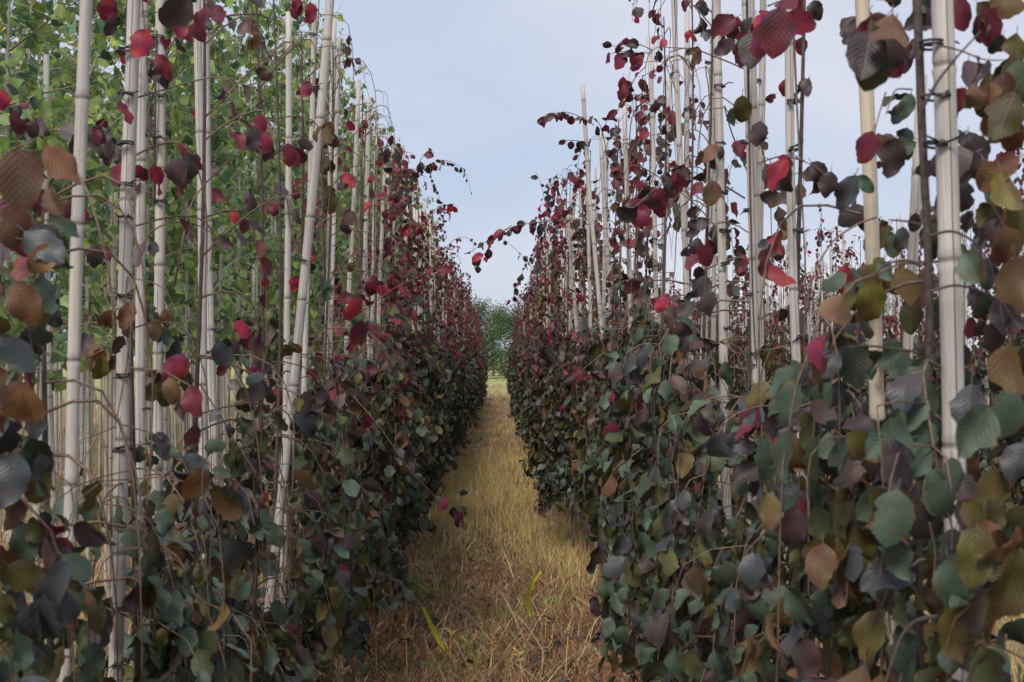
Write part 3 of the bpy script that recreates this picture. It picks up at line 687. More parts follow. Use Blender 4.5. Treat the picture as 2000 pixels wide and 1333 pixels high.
# ------------------------------------------------------------------ weeping copper beeches
def unit(v): return v / (np.linalg.norm(v) + 1e-9)
def arch(p0, azi, out_, rise, drop, r2, n=9):
    """a shoot that arches outwards and weeps"""
    pts = []; kink = r2.uniform(-.5, .5)
    for i in range(n):
        t = i / (n - 1)
        rr = out_ * (1 - (1 - min(1, t * 1.5)) ** 1.8)
        z = rise * math.sin(math.pi * min(1, t * 1.7) * .5) * (1 if t < .6 else 1) - drop * max(0, t - .22) ** 1.35 / .715
        a = azi + kink * t
        pts.append(np.array([math.cos(a) * rr, math.sin(a) * rr, z]) + p0 + r2.normal(0, .006, 3) * (t > 0))
    pts = np.array(pts)
    for _ in range(2): pts[1:-1] = (pts[:-2] + 2 * pts[1:-1] + pts[2:]) / 4
    return pts
def clampr(pts, r2, k=1.0):
    q = np.hypot(pts[:, 0], pts[:, 1]); mx_ = np.where(pts[:, 2] < 1.5, .31, .25) * r2.uniform(.85, 1.12) * k * (np.interp(pts[:, 2], [.3, .95], [.5, 1.15]) if k < 1 else 1)
    f = np.minimum(1, (mx_ + .25 * (q - mx_) * (q > mx_)) / (q + 1e-6)); pts = pts.copy(); pts[:, 0] *= f; pts[:, 1] *= f
    return pts
def sample(pts, step, r2, t0=.15):
    L = np.concatenate([[0], np.cumsum(np.linalg.norm(np.diff(pts, axis=0), axis=1))]); tot = L[-1]
    s = np.arange(tot * t0, tot, step) + r2.uniform(0, step, 1)
    s = s[s < tot]
    p = np.stack([np.interp(s, L, pts[:, k]) for k in range(3)], -1)
    e = np.stack([np.interp(np.minimum(s + .02, tot), L, pts[:, k]) for k in range(3)], -1)
    b = np.stack([np.interp(s - .02, L, pts[:, k]) for k in range(3)], -1)
    return p, (e - b) / (np.linalg.norm(e - b, axis=1)[:, None] + 1e-9)

def classes(z, r2, redder=0.0, bid=None):
    """leaf colour by height: slate green below, purple in the middle, wine and red towards the top"""
    m = len(z); nbid = bid.max() + 1; boff = r2.normal(0, .17, nbid); u = np.clip((z + r2.normal(0, .1, m) + boff[bid] - .92 + redder) / 1.15, 0, 1); main = -np.ones(nbid, int)
    lowp = np.array([.60, .09, .008, .002, .12, .03, .03, .12]); midp = np.array([.26, .27, .12, .05, .11, .06, .05, .08]); topp = np.array([.02, .28, .34, .20, .03, .06, .04, .03])
    out_ = np.zeros(m, int); c = r2.rand(m)
    for i in range(m):
        q = lowp * (1 - u[i] * 2) + midp * u[i] * 2 if u[i] < .5 else midp * (2 - u[i] * 2) + topp * (u[i] * 2 - 1)
        out_[i] = min(7, np.searchsorted(np.cumsum(q / q.sum()), c[i])); b = bid[i]
        if main[b] < 0: main[b] = out_[i] if out_[i] != 3 else 2
        elif r2.rand() < .42: out_[i] = main[b]
        if z[i] < 1.12 and out_[i] in (2, 3) and r2.rand() < .85: out_[i] = r2.choice([1, 6, 7, 0])
        if z[i] < 1.1 and out_[i] in (5, 1) and r2.rand() < .5: out_[i] = r2.choice([0, 7, 4])
    return out_

def beech_geo(seed, H=2.45, dens=1.0, size=0.060, azbias=None, topcut=9.0, redder=0.0, spread=1.0, thinkeep=0.0, footup=0.0, topdens=1.0, maxr=1.0):
    r2 = np.random.RandomState(seed)
    tz = np.linspace(0, H, 14); ph = r2.uniform(0, 6, 2)
    stem = np.stack([.02 * np.sin(tz * 1.9 + ph[0]), .02 * np.sin(tz * 1.5 + ph[1]), tz], -1); stem[:, :2] -= stem[0, :2]
    srad = np.interp(tz, [0, H], [.0085, .0025])
    branches = []; LP = []; LD = []; LB = []
    nb = 27
    for k in range(nb):
        u = (k + r2.rand()) / nb
        z = .34 + 1.15 * u / .70 if u < .70 else 1.49 + (H - 1.49) * ((u - .70) / .30) ** 1.2
        thin = z > topcut
        if thin and r2.rand() > thinkeep: continue
        azi = r2.uniform(0, 2 * math.pi)
        if azbias is not None and r2.rand() < .5: azi = azbias + r2.normal(0, .8)
        lowk = z < 1.5
        out_ = r2.uniform(.12, .34) * spread * (1 if lowk else .85); rise = r2.uniform(.0, .09) if lowk else r2.uniform(.04, .22)
        drop = min(z - .12, r2.uniform(.25, .75)) if lowk else r2.uniform(.05, .6)
        p0 = np.array([np.interp(z, tz, stem[:, 0]), np.interp(z, tz, stem[:, 1]), z])
        pts = clampr(arch(p0, azi, out_, rise, drop, r2), r2, maxr); r0 = r2.uniform(.0018, .0032)
        twigs = [(pts, np.linspace(r0, .0011, len(pts)))]
        p, t = sample(pts, .033 if lowk else .05, r2, .22); LP.append(p); LD.append(t); LB.append(np.full(len(p), k * 3))
        ns = int(r2.choice([3, 4, 5, 6]) * dens) if lowk else int(r2.choice([0, 1, 2, 3]) * topdens)
        if thin: ns = r2.choice([0, 1])
        for q in range(ns):
            i0 = r2.randint(2, len(pts) - 1); b = pts[i0]
            a2 = azi + r2.normal(0, 1.2)
            sub = arch(b, a2, r2.uniform(.05, .17), r2.uniform(0, .04), min(max(.05, b[2] - .15), r2.uniform(.08, .34)), r2, 6); sub = clampr(sub, r2, maxr)
            twigs.append((sub, np.linspace(.0013, .0007, 6)))
            p, t = sample(sub, .031, r2, .1); LP.append(p); LD.append(t); LB.append(np.full(len(p), k * 3 + q % 3))
        branches.append(twigs)
    P_ = np.concatenate(LP); T = np.concatenate(LD); B_ = np.concatenate(LB); m = len(P_); foot = r2.rand()
    keep = P_[:, 2] > .2 + r2.uniform(0, .16, m) + .12 * foot + footup
    P_ = P_[keep]; T = T[keep]; B_ = B_[keep]; m = len(P_)
    rad = P_.copy(); rad[:, 2] = 0; rad /= np.linalg.norm(rad, axis=1)[:, None] + .02
    side = np.cross(T, r2.normal(0, 1, (m, 3))); side /= np.linalg.norm(side, axis=1)[:, None] + 1e-9
    down = np.array([0, 0, -1.0])
    D = down * r2.uniform(.5, 1.3, (m, 1)) + T * .35 + side * r2.uniform(.2, 1.1, (m, 1)) + rad * .25 + r2.normal(0, .28, (m, 3))
    Nn = rad * .9 + side * .2 + np.array([0, 0, .55]) + r2.normal(0, .62, (m, 3))
    sz = size * r2.uniform(.62, 1.22, m)
    sz *= np.interp(P_[:, 2], [1.2, 2.2], [1.0, .82])
    young = r2.rand(m) < .1; sz[young] *= .55
    F = frames(P_ + side * .008, D, Nn, sz)
    return stem, srad, branches, F, classes(P_[:, 2], r2, redder, B_), r2

def beech_near(x, y, side, seed, label, extra=None, nleaf=300, **kw):
    root = link('weeping_beech', None, label=label, category='weeping beech', group='copper beeches of the %s row' % ('left' if side == 'L' else 'right'))
    root.location = (x, y, 0)
    stem, srad, branches, F, cl, r2 = beech_geo(seed, **kw)
    V, Q, U = tube(stem, srad, 8); link('trunk', new_mesh('trunk', V, [Q], [M_BARK], U), root)
    for tw in branches:
        A = Acc()
        for pts, rr in tw: A.add(*tube(pts, rr, 5))
        link('branch', A.mesh('branch', [M_TWIG]), root)
    if extra: 
        for e in extra: pass
    # the leaves that show largest are parts of their own
    wp = F[:, :, 3] + np.array([x, y, 0])
    keep = np.ones(len(F), bool)
    if y < 3.3:      # loose curtains: whole strands are missing here and there
        wv_ = np.sin(F[:, 0, 3] * 31 + y * 9) + np.sin(F[:, 1, 3] * 27 + y * 5); keep &= ~((wv_ > 1.0) & (r2.rand(len(F)) < .85))
    q_ = wp - np.array(CAM); sx = q_[:, 0] / np.maximum(.05, q_[:, 1]); sy = q_[:, 2] / np.maximum(.05, q_[:, 1])
    for (b_, u_, rc_, lowest) in CLEAR:        # shoots were cut or tucked behind where a cane shows bare
        # sight line over the leaf meets the cane at height parameter h
        h = (sy * b_[1] - (b_[2] - CAM.z)) / (u_[2] - sy * u_[1]); cpt = b_ + h[:, None] * u_
        dx = np.abs(sx - cpt[:, 0] / cpt[:, 1]); lim = (rc_ + .026) / cpt[:, 1]
        hit = (dx < lim) & (wp[:, 1] < cpt[:, 1] + .03) & (sy > lowest) & (r2.rand(len(F)) < .94)
        keep &= ~hit
    F = F[keep]; cl = cl[keep]; wp = wp[keep]
    dist = wp[:, 1]; px = np.abs(wp[:, 0] / np.maximum(.05, wp[:, 1])); pz = np.abs((wp[:, 2] - 1.25) / np.maximum(.05, wp[:, 1]))
    inside = (px < .46) & (pz < .31) & (wp[:, 1] > .3)
    lead = (-np.sign(x)) * wp[:, 0] * 2.0 - wp[:, 1] + wp[:, 2] * .3
    size = np.linalg.norm(F[:, :, 0], axis=1)
    score = lead + size * 8 + inside * 10
    order = np.argsort(-score); n_in = int(inside.sum()); k = min(nleaf, n_in)
    grp = 'HI' if y < 3.2 else 'MD'
    for i in order[:k]:
        o = bpy.data.objects.new('leaf', leaf_mesh(grp, r2.randint(12), int(cl[i]), BEECH)); o.parent = root
        M = Matrix(F[i].tolist() + [[0, 0, 0, 1]]); o.matrix_basis = M
        col.objects.link(o)
    rest = order[k:]
    if len(rest) > 3: link('foliage', scatter_mesh('foliage', MD if y < 4 else LO, F[rest], cl[rest], BEECH, r2), root, kind='stuff')
    return root

ROOTS = {'L': [], 'R': []}
NEARMAX = 9.0
LT = [1.45, 1.95, 2.5, 3.0, 3.4, 3.95, 4.5]; y = 5.0
while y < NEARMAX: LT.append(y); y += .5
RT = [1.05, 1.55, 2.05, 2.55, 3.1, 3.6, 4.15]; y = 4.65
while y < NEARMAX: RT.append(y); y += .5
def tl(side, k):
    s = 'left' if side == 'L' else 'right'
    return '%s weeping copper beech from the camera in the dense %s row' % (ORD[k + 1], s)
for side, lst in (('L', LT), ('R', RT)):
    for k, y in enumerate(lst):
        x = ROWX[side] + (.04 if side == 'L' else -.02) + random.uniform(-.05, .05)
        kw = {}
        if side == 'L' and y < 4.8: kw = dict(H=2.45 if y > 2.4 else 1.5, topcut=1.10 if y > 2.2 else 1.25, spread=.9, dens=1.35, thinkeep=.42)
        if side == 'R' and y < 2.8: kw = dict(H=2.45 if y > 2.3 else 1.35, topcut=1.26, spread=.8, dens=1.25, thinkeep=.12)
        if side == 'R' and y < 1.3: kw = dict(H=1.35, topcut=1.1, spread=.5, dens=.9)
        if 'topcut' not in kw: kw['dens'] = 1.8; kw['redder'] = 0.0 if y < 5 else .05; kw['topdens'] = 1.35; kw['H'] = 2.55
        if side == 'R' and 3.3 < y < 7.2: kw.update(footup=.20, spread=.85, maxr=.80); x += .05
        o = beech_near(x, y, side, 5000 + k * 7 + (0 if side == 'L' else 333), tl(side, k), azbias=0.0 if side == 'L' else math.pi, **kw)
        ROOTS[side].append((y, o))

# prototypes for the further trees, then copies sharing their meshes
PROTO = []
for k in range(9):
    stem, srad, branches, F, cl, r2 = beech_geo(7000 + k, dens=1.8, size=.062, redder=.16, H=2.55, topdens=1.3)
    A = Acc(); A.add(*tube(stem, srad, 6)); tm = A.mesh('trunk', [M_BARK])
    A = Acc()
    for tw in branches:
        for pts, rr in tw: A.add(*tube(pts[::2] if len(pts) > 6 else pts, (rr[::2] if len(pts) > 6 else rr), 3))
    bm = A.mesh('branches', [M_TWIG])
    PROTO.append((tm, bm, scatter_mesh('foliage', LO, F, cl, BEECH, r2)))
def beech_copy(x, y, label, group, zs=1.0):
    tm, bm, fm = random.choice(PROTO)
    root = link('weeping_beech', None, label=label, category='weeping beech', group=group)
    root.location = (x, y, 0); root.rotation_euler = (0, 0, random.uniform(0, 6.28)); root.scale = (random.uniform(.9, 1.1), random.uniform(.9, 1.1), zs)
    link('trunk', tm, root); link('branches', bm, root, kind='stuff'); link('foliage', fm, root, kind='stuff')
for side in 'LR':
    q9 = 0; y = NEARMAX + .1; sname = 'left' if side == 'L' else 'right'
    while y < 38:
        nk = len(ROOTS[side]) + q9 + 1; q9 += 1
        beech_copy(ROWX[side] + (.04 if side == 'L' else -.02) + random.uniform(-.06, .06), y, ('weeping copper beech in the far dense stretch of the %s row' % sname) if nk > 20 else '%s weeping copper beech from the camera in the dense %s row' % (ORD[nk], sname),
                   'far copper beeches of the %s row' % sname, random.uniform(.92, 1.08))
        y += .5 if y < 25 else .62
# outer rows on the right
for rx, ya, yb, nm in ((3.35, 7.5, 36, 'second'), (4.7, 10, 36, 'third'), (6.1, 13, 36, 'fourth')):
    y = ya; k = 0
    while y < yb:
        k += 1
        beech_copy(rx + random.uniform(-.08, .08), y, ('weeping copper beech in the %s row out on the right' % nm) if k > 12 else '%s weeping copper beech of the %s row out on the right' % (ORD[k], nm),
                   'copper beeches of the %s row out on the right' % nm, random.uniform(.92, 1.1))
        y += random.uniform(.55, .75)

# ------------------------------------------------------------------ shoots and single leaves that stand out in the picture
def near_root(side, Y):
    return min(ROOTS[side], key=lambda q: abs(q[0] - Y))[1]
def add_leaf(root, p, d, nrm, size, cls, grp='HI', k=None):
    F = frames(np.array([p]), np.array([d]), np.array([nrm]), np.array([size]))[0]
    o = bpy.data.objects.new('leaf', leaf_mesh(grp, random.randrange(12) if k is None else k, cls, BEECH)); o.parent = root
    M = Matrix(F.tolist() + [[0, 0, 0, 1]]); M.translation = Vector(p) - root.location; o.matrix_basis = M
    col.objects.link(o)
def depth_of(side, x): return abs((.74 if side == 'L' else .57) * FPX / (x - VPX))
# (x, y, length px, tip direction on screen in degrees: 0 right, 90 up, 270 down; colour class)
HERO_LEAVES_R = [
    (1735, 80, 150, 245, 6), (1742, 88, 120, 262, 1), (1665, 62, 70, 225, 1), (1765, 112, 75, 275, 1), (1805, 20, 90, 300, 7), (1798, 45, 80, 210, 5), (1872, 22, 90, 262, 2), (1932, 48, 100, 265, 2),
    (1965, 15, 100, 300, 4), (1893, 150, 85, 255, 5), (1868, 198, 75, 240, 2), (1772, 207, 62, 250, 0), (1918, 190, 95, 200, 6), (1962, 225, 135, 250, 4), (1990, 160, 110, 280, 0), (1985, 100, 90, 270, 4),
    (1762, 286, 78, 190, 0), (1738, 268, 60, 160, 6), (1742, 308, 95, 255, 1), (1722, 290, 60, 215, 2), (1858, 315, 110, 205, 5), (1948, 335, 120, 208, 6), (1882, 388, 85, 262, 5), (1905, 300, 90, 265, 5), (1968, 375, 115, 285, 4), (1995, 440, 120, 265, 4),
    (1520, 338, 85, 215, 3), (1618, 360, 65, 265, 1), (1655, 378, 95, 240, 7), (1662, 420, 75, 200, 1), (1542, 385, 60, 200, 5), (1508, 482, 55, 235, 5), (1510, 470, 30, 180, 3), (1864, 486, 95, 268, 0), (1835, 430, 60, 255, 6),
    (1928, 445, 80, 262, 5), (1955, 470, 80, 280, 5), (1745, 480, 60, 270, 0), (1762, 468, 60, 255, 7), (1718, 465, 75, 240, 4), (1652, 550, 80, 268, 3), (1688, 548, 90, 235, 4), (1702, 590, 110, 275, 4), (1768, 560, 95, 275, 4), (1800, 565, 85, 262, 6), (1780, 620, 80, 270, 4),
    (1846, 600, 90, 268, 0), (1926, 535, 85, 262, 7), (1925, 605, 82, 272, 0), (1630, 612, 110, 248, 6), (1562, 628, 60, 290, 5), (1962, 615, 95, 285, 1), (1992, 560, 150, 265, 4), (1940, 660, 80, 262, 1),
    (1665, 712, 110, 285, 0), (1700, 705, 100, 300, 0), (1765, 722, 90, 262, 0), (1745, 700, 85, 225, 4), (1587, 748, 85, 272, 7), (1540, 785, 95, 245, 0), (1625, 800, 105, 275, 7), (1580, 850, 85, 268, 0), (1592, 905, 90, 272, 0), (1733, 862, 120, 235, 0),
    (1790, 868, 105, 250, 0), (1898, 842, 150, 226, 0), (1958, 812, 130, 235, 0), (1965, 725, 130, 262, 4), (1825, 905, 85, 250, 6), (1832, 965, 125, 262, 0), (1545, 892, 110, 265, 6), (1742, 1010, 140, 272, 0), (1712, 985, 110, 240, 0), (1800, 1070, 90, 262, 0), (1860, 1032, 90, 275, 5),
    (1905, 1085, 150, 268, 4), (1605, 1105, 110, 262, 6), (1545, 1035, 120, 268, 1), (1583, 1035, 70, 262, 5), (1722, 1135, 115, 285, 0), (1672, 1110, 90, 262, 4), (1840, 1178, 95, 262, 6), (1893, 1215, 125, 268, 6), (1978, 1140, 180, 262, 4), (1780, 1278, 105, 282, 0),
    (1600, 1220, 105, 268, 7), (1690, 1262, 95, 235, 0), (1655, 1195, 110, 275, 0), (1572, 1288, 110, 262, 1), (1988, 1240, 90, 245, 0), (1962, 1250, 60, 300, 7), (1538, 1190, 100, 225, 4), (1930, 1160, 90, 300, 7), (1940, 960, 110, 262, 4), (1985, 900, 100, 250, 7), (1890, 940, 95, 285, 4),
    (1670, 920, 110, 250, 4), (1640, 850, 90, 275, 7), (1690, 820, 80, 270, 7), (1990, 1040, 140, 262, 4), (1930, 1010, 100, 270, 0), (1830, 1130, 70, 262, 7), (1640, 1030, 90, 262, 4), (1700, 1190, 90, 250, 7), (1750, 1180, 80, 262, 0), (1640, 1280, 90, 262, 4),
    (1378, 1022, 75, 235, 5), (1432, 1092, 62, 250, 6), (1470, 1138, 95, 262, 5), (1397, 1222, 85, 272, 7), (1424, 1200, 70, 280, 6), (1456, 1232, 125, 262, 1), (1290, 1138, 50, 215, 0), (1320, 1135, 52, 300, 0), (1480, 1000, 70, 262, 5), (1505, 1090, 80, 262, 0),
    (1517, 62, 120, 272, 2), (1470, 95, 95, 262, 1), (1445, 98, 60, 245, 2), (1412, 50, 75, 215, 2), (1430, 65, 55, 280, 1), (1555, 10, 60, 262, 2), (1596, 20, 50, 285, 1), (1575, 170, 45, 262, 5), (1530, 172, 45, 250, 2), (1490, 50, 60, 290, 3), (1565, 90, 42, 250, 2),
    (1450, 215, 70, 262, 4), (1385, 300, 55, 235, 6), (1390, 378, 62, 262, 6), (1480, 260, 62, 250, 5), (1360, 485, 55, 265, 1), (1375, 500, 60, 280, 2), (1400, 470, 45, 275, 0), (1340, 8, 35, 262, 2), (1372, 15, 40, 280, 1), (1345, 70, 32, 262, 3), (1362, 110, 42, 262, 6), (1377, 70, 30, 262, 7),
    (1215, 180, 40, 262, 2), (1335, 345, 45, 262, 1), (1325, 360, 60, 285, 2), (1265, 400, 60, 262, 2), (1245, 385, 60, 215, 2), (1290, 390, 60, 280, 2), (1310, 365, 55, 262, 1),
    (1290, 595, 42, 225, 3), (1302, 590, 38, 300, 3), (1200, 684, 40, 262, 3), (1250, 722, 50, 262, 3), (1340, 610, 60, 225, 5), (1310, 620, 60, 262, 1), (1335, 650, 60, 290, 1), (1380, 590, 60, 240, 5), (1360, 560, 50, 262, 7), (1300, 885, 60, 190, 2), (1180, 960, 62, 200, 7),
    (1375, 560, 55, 270, 5), (1420, 730, 60, 265, 0), (1385, 930, 62, 262, 0), (1460, 930, 85, 230, 1), (1350, 670, 45, 262, 0), (1500, 700, 60, 262, 4), (1460, 790, 80, 245, 7), (1480, 770, 80, 200, 4), (1430, 870, 75, 240, 7), (1500, 850, 80, 262, 6), (1560, 960, 80, 262, 4),
]
HERO_LEAVES_R += [(1120, 1192, 62, 250, 1), (1126, 1232, 72, 278, 1), (1163, 1188, 44, 290, 1), (1148, 1242, 50, 268, 2), (1085, 1140, 50, 250, 1), (1075, 1165, 40, 290, 7), (1852, 790, 95, 262, 0), (1838, 860, 105, 285, 0), (1856, 925, 100, 262, 4), (1838, 1000, 95, 290, 7), (1862, 1065, 95, 262, 0), (1880, 760, 100, 250, 0), (1870, 700, 85, 262, 7), (1820, 1110, 90, 250, 4), (1700, 620, 80, 270, 0), (1610, 700, 80, 260, 0), (1650, 650, 75, 240, 7), (1560, 740, 80, 262, 4)]
HERO_LEAVES_L = [
    (85, 482, 120, 330, 7), (25, 440, 110, 262, 6), (38, 350, 150, 282, 6), (45, 590, 120, 300, 6), (96, 610, 85, 285, 7), (38, 690, 105, 322, 7), (48, 800, 130, 280, 6), (22, 800, 90, 262, 4), (20, 935, 130, 262, 7), (72, 940, 115, 285, 4), (47, 1065, 110, 300, 0),
    (112, 1085, 100, 310, 1), (82, 1215, 135, 280, 7), (52, 1130, 110, 322, 4), (140, 1165, 80, 300, 7), (200, 1222, 75, 262, 1), (30, 1185, 100, 262, 7), (30, 1290, 110, 262, 0), (185, 268, 62, 250, 1), (205, 290, 60, 280, 1), (80, 312, 55, 262, 4), (128, 412, 55, 255, 2), (185, 500, 62, 290, 1), (8, 190, 55, 320, 3),
    (35, 240, 60, 300, 2), (62, 250, 50, 262, 1), (208, 632, 75, 250, 6), (195, 720, 65, 262, 4), (292, 770, 62, 262, 4), (322, 775, 60, 285, 4), (275, 895, 55, 262, 4), (325, 880, 60, 315, 0), (382, 910, 75, 320, 7), (472, 642, 62, 300, 3), (485, 665, 50, 285, 2), (426, 380, 50, 335, 2), (458, 424, 34, 290, 3), (393, 474, 48, 340, 6),
    (305, 342, 62, 290, 3), (345, 335, 75, 262, 1), (345, 25, 100, 240, 1), (352, 50, 80, 290, 2), (275, 85, 100, 265, 3), (320, 130, 80, 275, 2), (410, 330, 50, 330, 1), (518, 278, 65, 300, 2), (495, 270, 60, 262, 5), (566, 302, 70, 300, 2), (575, 14, 55, 262, 2), (607, 25, 50, 262, 3), (597, 175, 45, 250, 2),
    (640, 265, 48, 262, 4), (632, 320, 42, 240, 4), (682, 352, 45, 310, 3), (645, 385, 62, 310, 4), (660, 405, 50, 320, 4), (502, 768, 58, 230, 5), (540, 772, 40, 250, 2), (602, 788, 62, 280, 5), (600, 825, 75, 335, 7), (490, 400, 45, 262, 1), (538, 408, 38, 262, 2), (300, 485, 35, 262, 7), (312, 480, 30, 262, 4),
    (245, 110, 40, 262, 3), (235, 340, 60, 262, 2), (205, 20, 60, 262, 2), (320, 225, 40, 262, 5), (290, 250, 40, 262, 1), (380, 220, 17, 262, 3), (409, 222, 17, 262, 3), (690, 605, 75, 240, 3), (725, 560, 50, 262, 2), (770, 555, 65, 300, 2), (700, 650, 60, 262, 2), (735, 650, 55, 300, 2), (865, 985, 36, 262, 2), (896, 1015, 42, 272, 2),
    (740, 1078, 40, 262, 2), (645, 1162, 45, 262, 5), (575, 555, 40, 262, 3), (430, 1300, 55, 262, 0), (365, 1160, 70, 285, 0), (300, 1170, 60, 240, 7), (260, 1130, 45, 262, 0), (295, 1130, 65, 320, 0), (260, 1060, 75, 290, 0), (225, 1030, 60, 262, 0), (340, 1080, 70, 245, 6), (395, 1025, 60, 262, 5),
    (517, 972, 30, 262, 3), (625, 1250, 45, 262, 1), (240, 990, 55, 262, 0), (310, 980, 62, 300, 0), (455, 680, 50, 262, 1), (560, 690, 45, 262, 4), (640, 570, 45, 262, 0), (430, 690, 60, 262, 7), (340, 690, 60, 262, 7), (300, 645, 60, 262, 6), (265, 620, 60, 262, 4),
]
rh = np.random.RandomState(77)
for side, lst in (('R', HERO_LEAVES_R), ('L', HERO_LEAVES_L)):
    for (px, py, ln, ang, cl) in lst:
        Y = ln and .072 * FPX / ln * rh.uniform(.97, 1.03)
        Yr = depth_of(side, px)
        Y = min(max(Y, Yr * .72), Yr * 1.12)
        Y = max(Y, 1.12)
        if (px, py) in ((865, 985), (896, 1015)): Y = 4.3
        size = ln * Y / FPX * .84
        c = np.array(P(px, py, Y)); a = R(ang + rh.normal(0, 10)); d = np.array([math.cos(a), rh.uniform(-.3, .3), math.sin(a)]); d /= np.linalg.norm(d)
        nrm = np.array([rh.normal(0, .3) + (.25 if side == 'L' else -.25), -1.0, .35 + rh.normal(0, .25)])
        if cl in (4, 6) and rh.rand() < .4: nrm = -nrm
        if cl in (3, 2) and ln > 60 and side == 'L': size *= .8
        add_leaf(near_root(side, Y), c - d * size * .5, d, nrm, size, cl)
        for q in range(rh.choice([1, 2, 3, 4, 5] if py < 600 else [1, 2, 3, 4])):
            if ln < 40 and q > 0: break
            rel = {0: [0, 0, 7, 4], 1: [1, 1, 5, 2], 2: [2, 1, 1, 2], 3: [2, 1, 3], 4: [4, 0, 0, 6], 5: [5, 1, 7], 6: [6, 4, 1], 7: [7, 0, 0]}[int(cl)]
            a2 = R(ang + rh.normal(0, 38)); d2 = np.array([math.cos(a2), rh.uniform(-.7, .7), math.sin(a2) - .2]); d2 /= np.linalg.norm(d2)
            b2 = c - d * size * .5 + rh.normal(0, .22, 3) * size + np.array([0, .02 + rh.uniform(0, .05), 0])
            n2_ = np.array([rh.normal(0, .8), -1, .3 + rh.normal(0, .7)])
            k2 = int(rh.choice(rel))
            if py > 640 and k2 in (1, 2, 3, 5) and rh.rand() < .7: k2 = int(rh.choice([0, 7, 4, 0]))
            add_leaf(near_root(side, Y), b2, d2, n2_, size * rh.uniform(.5, .95), k2)

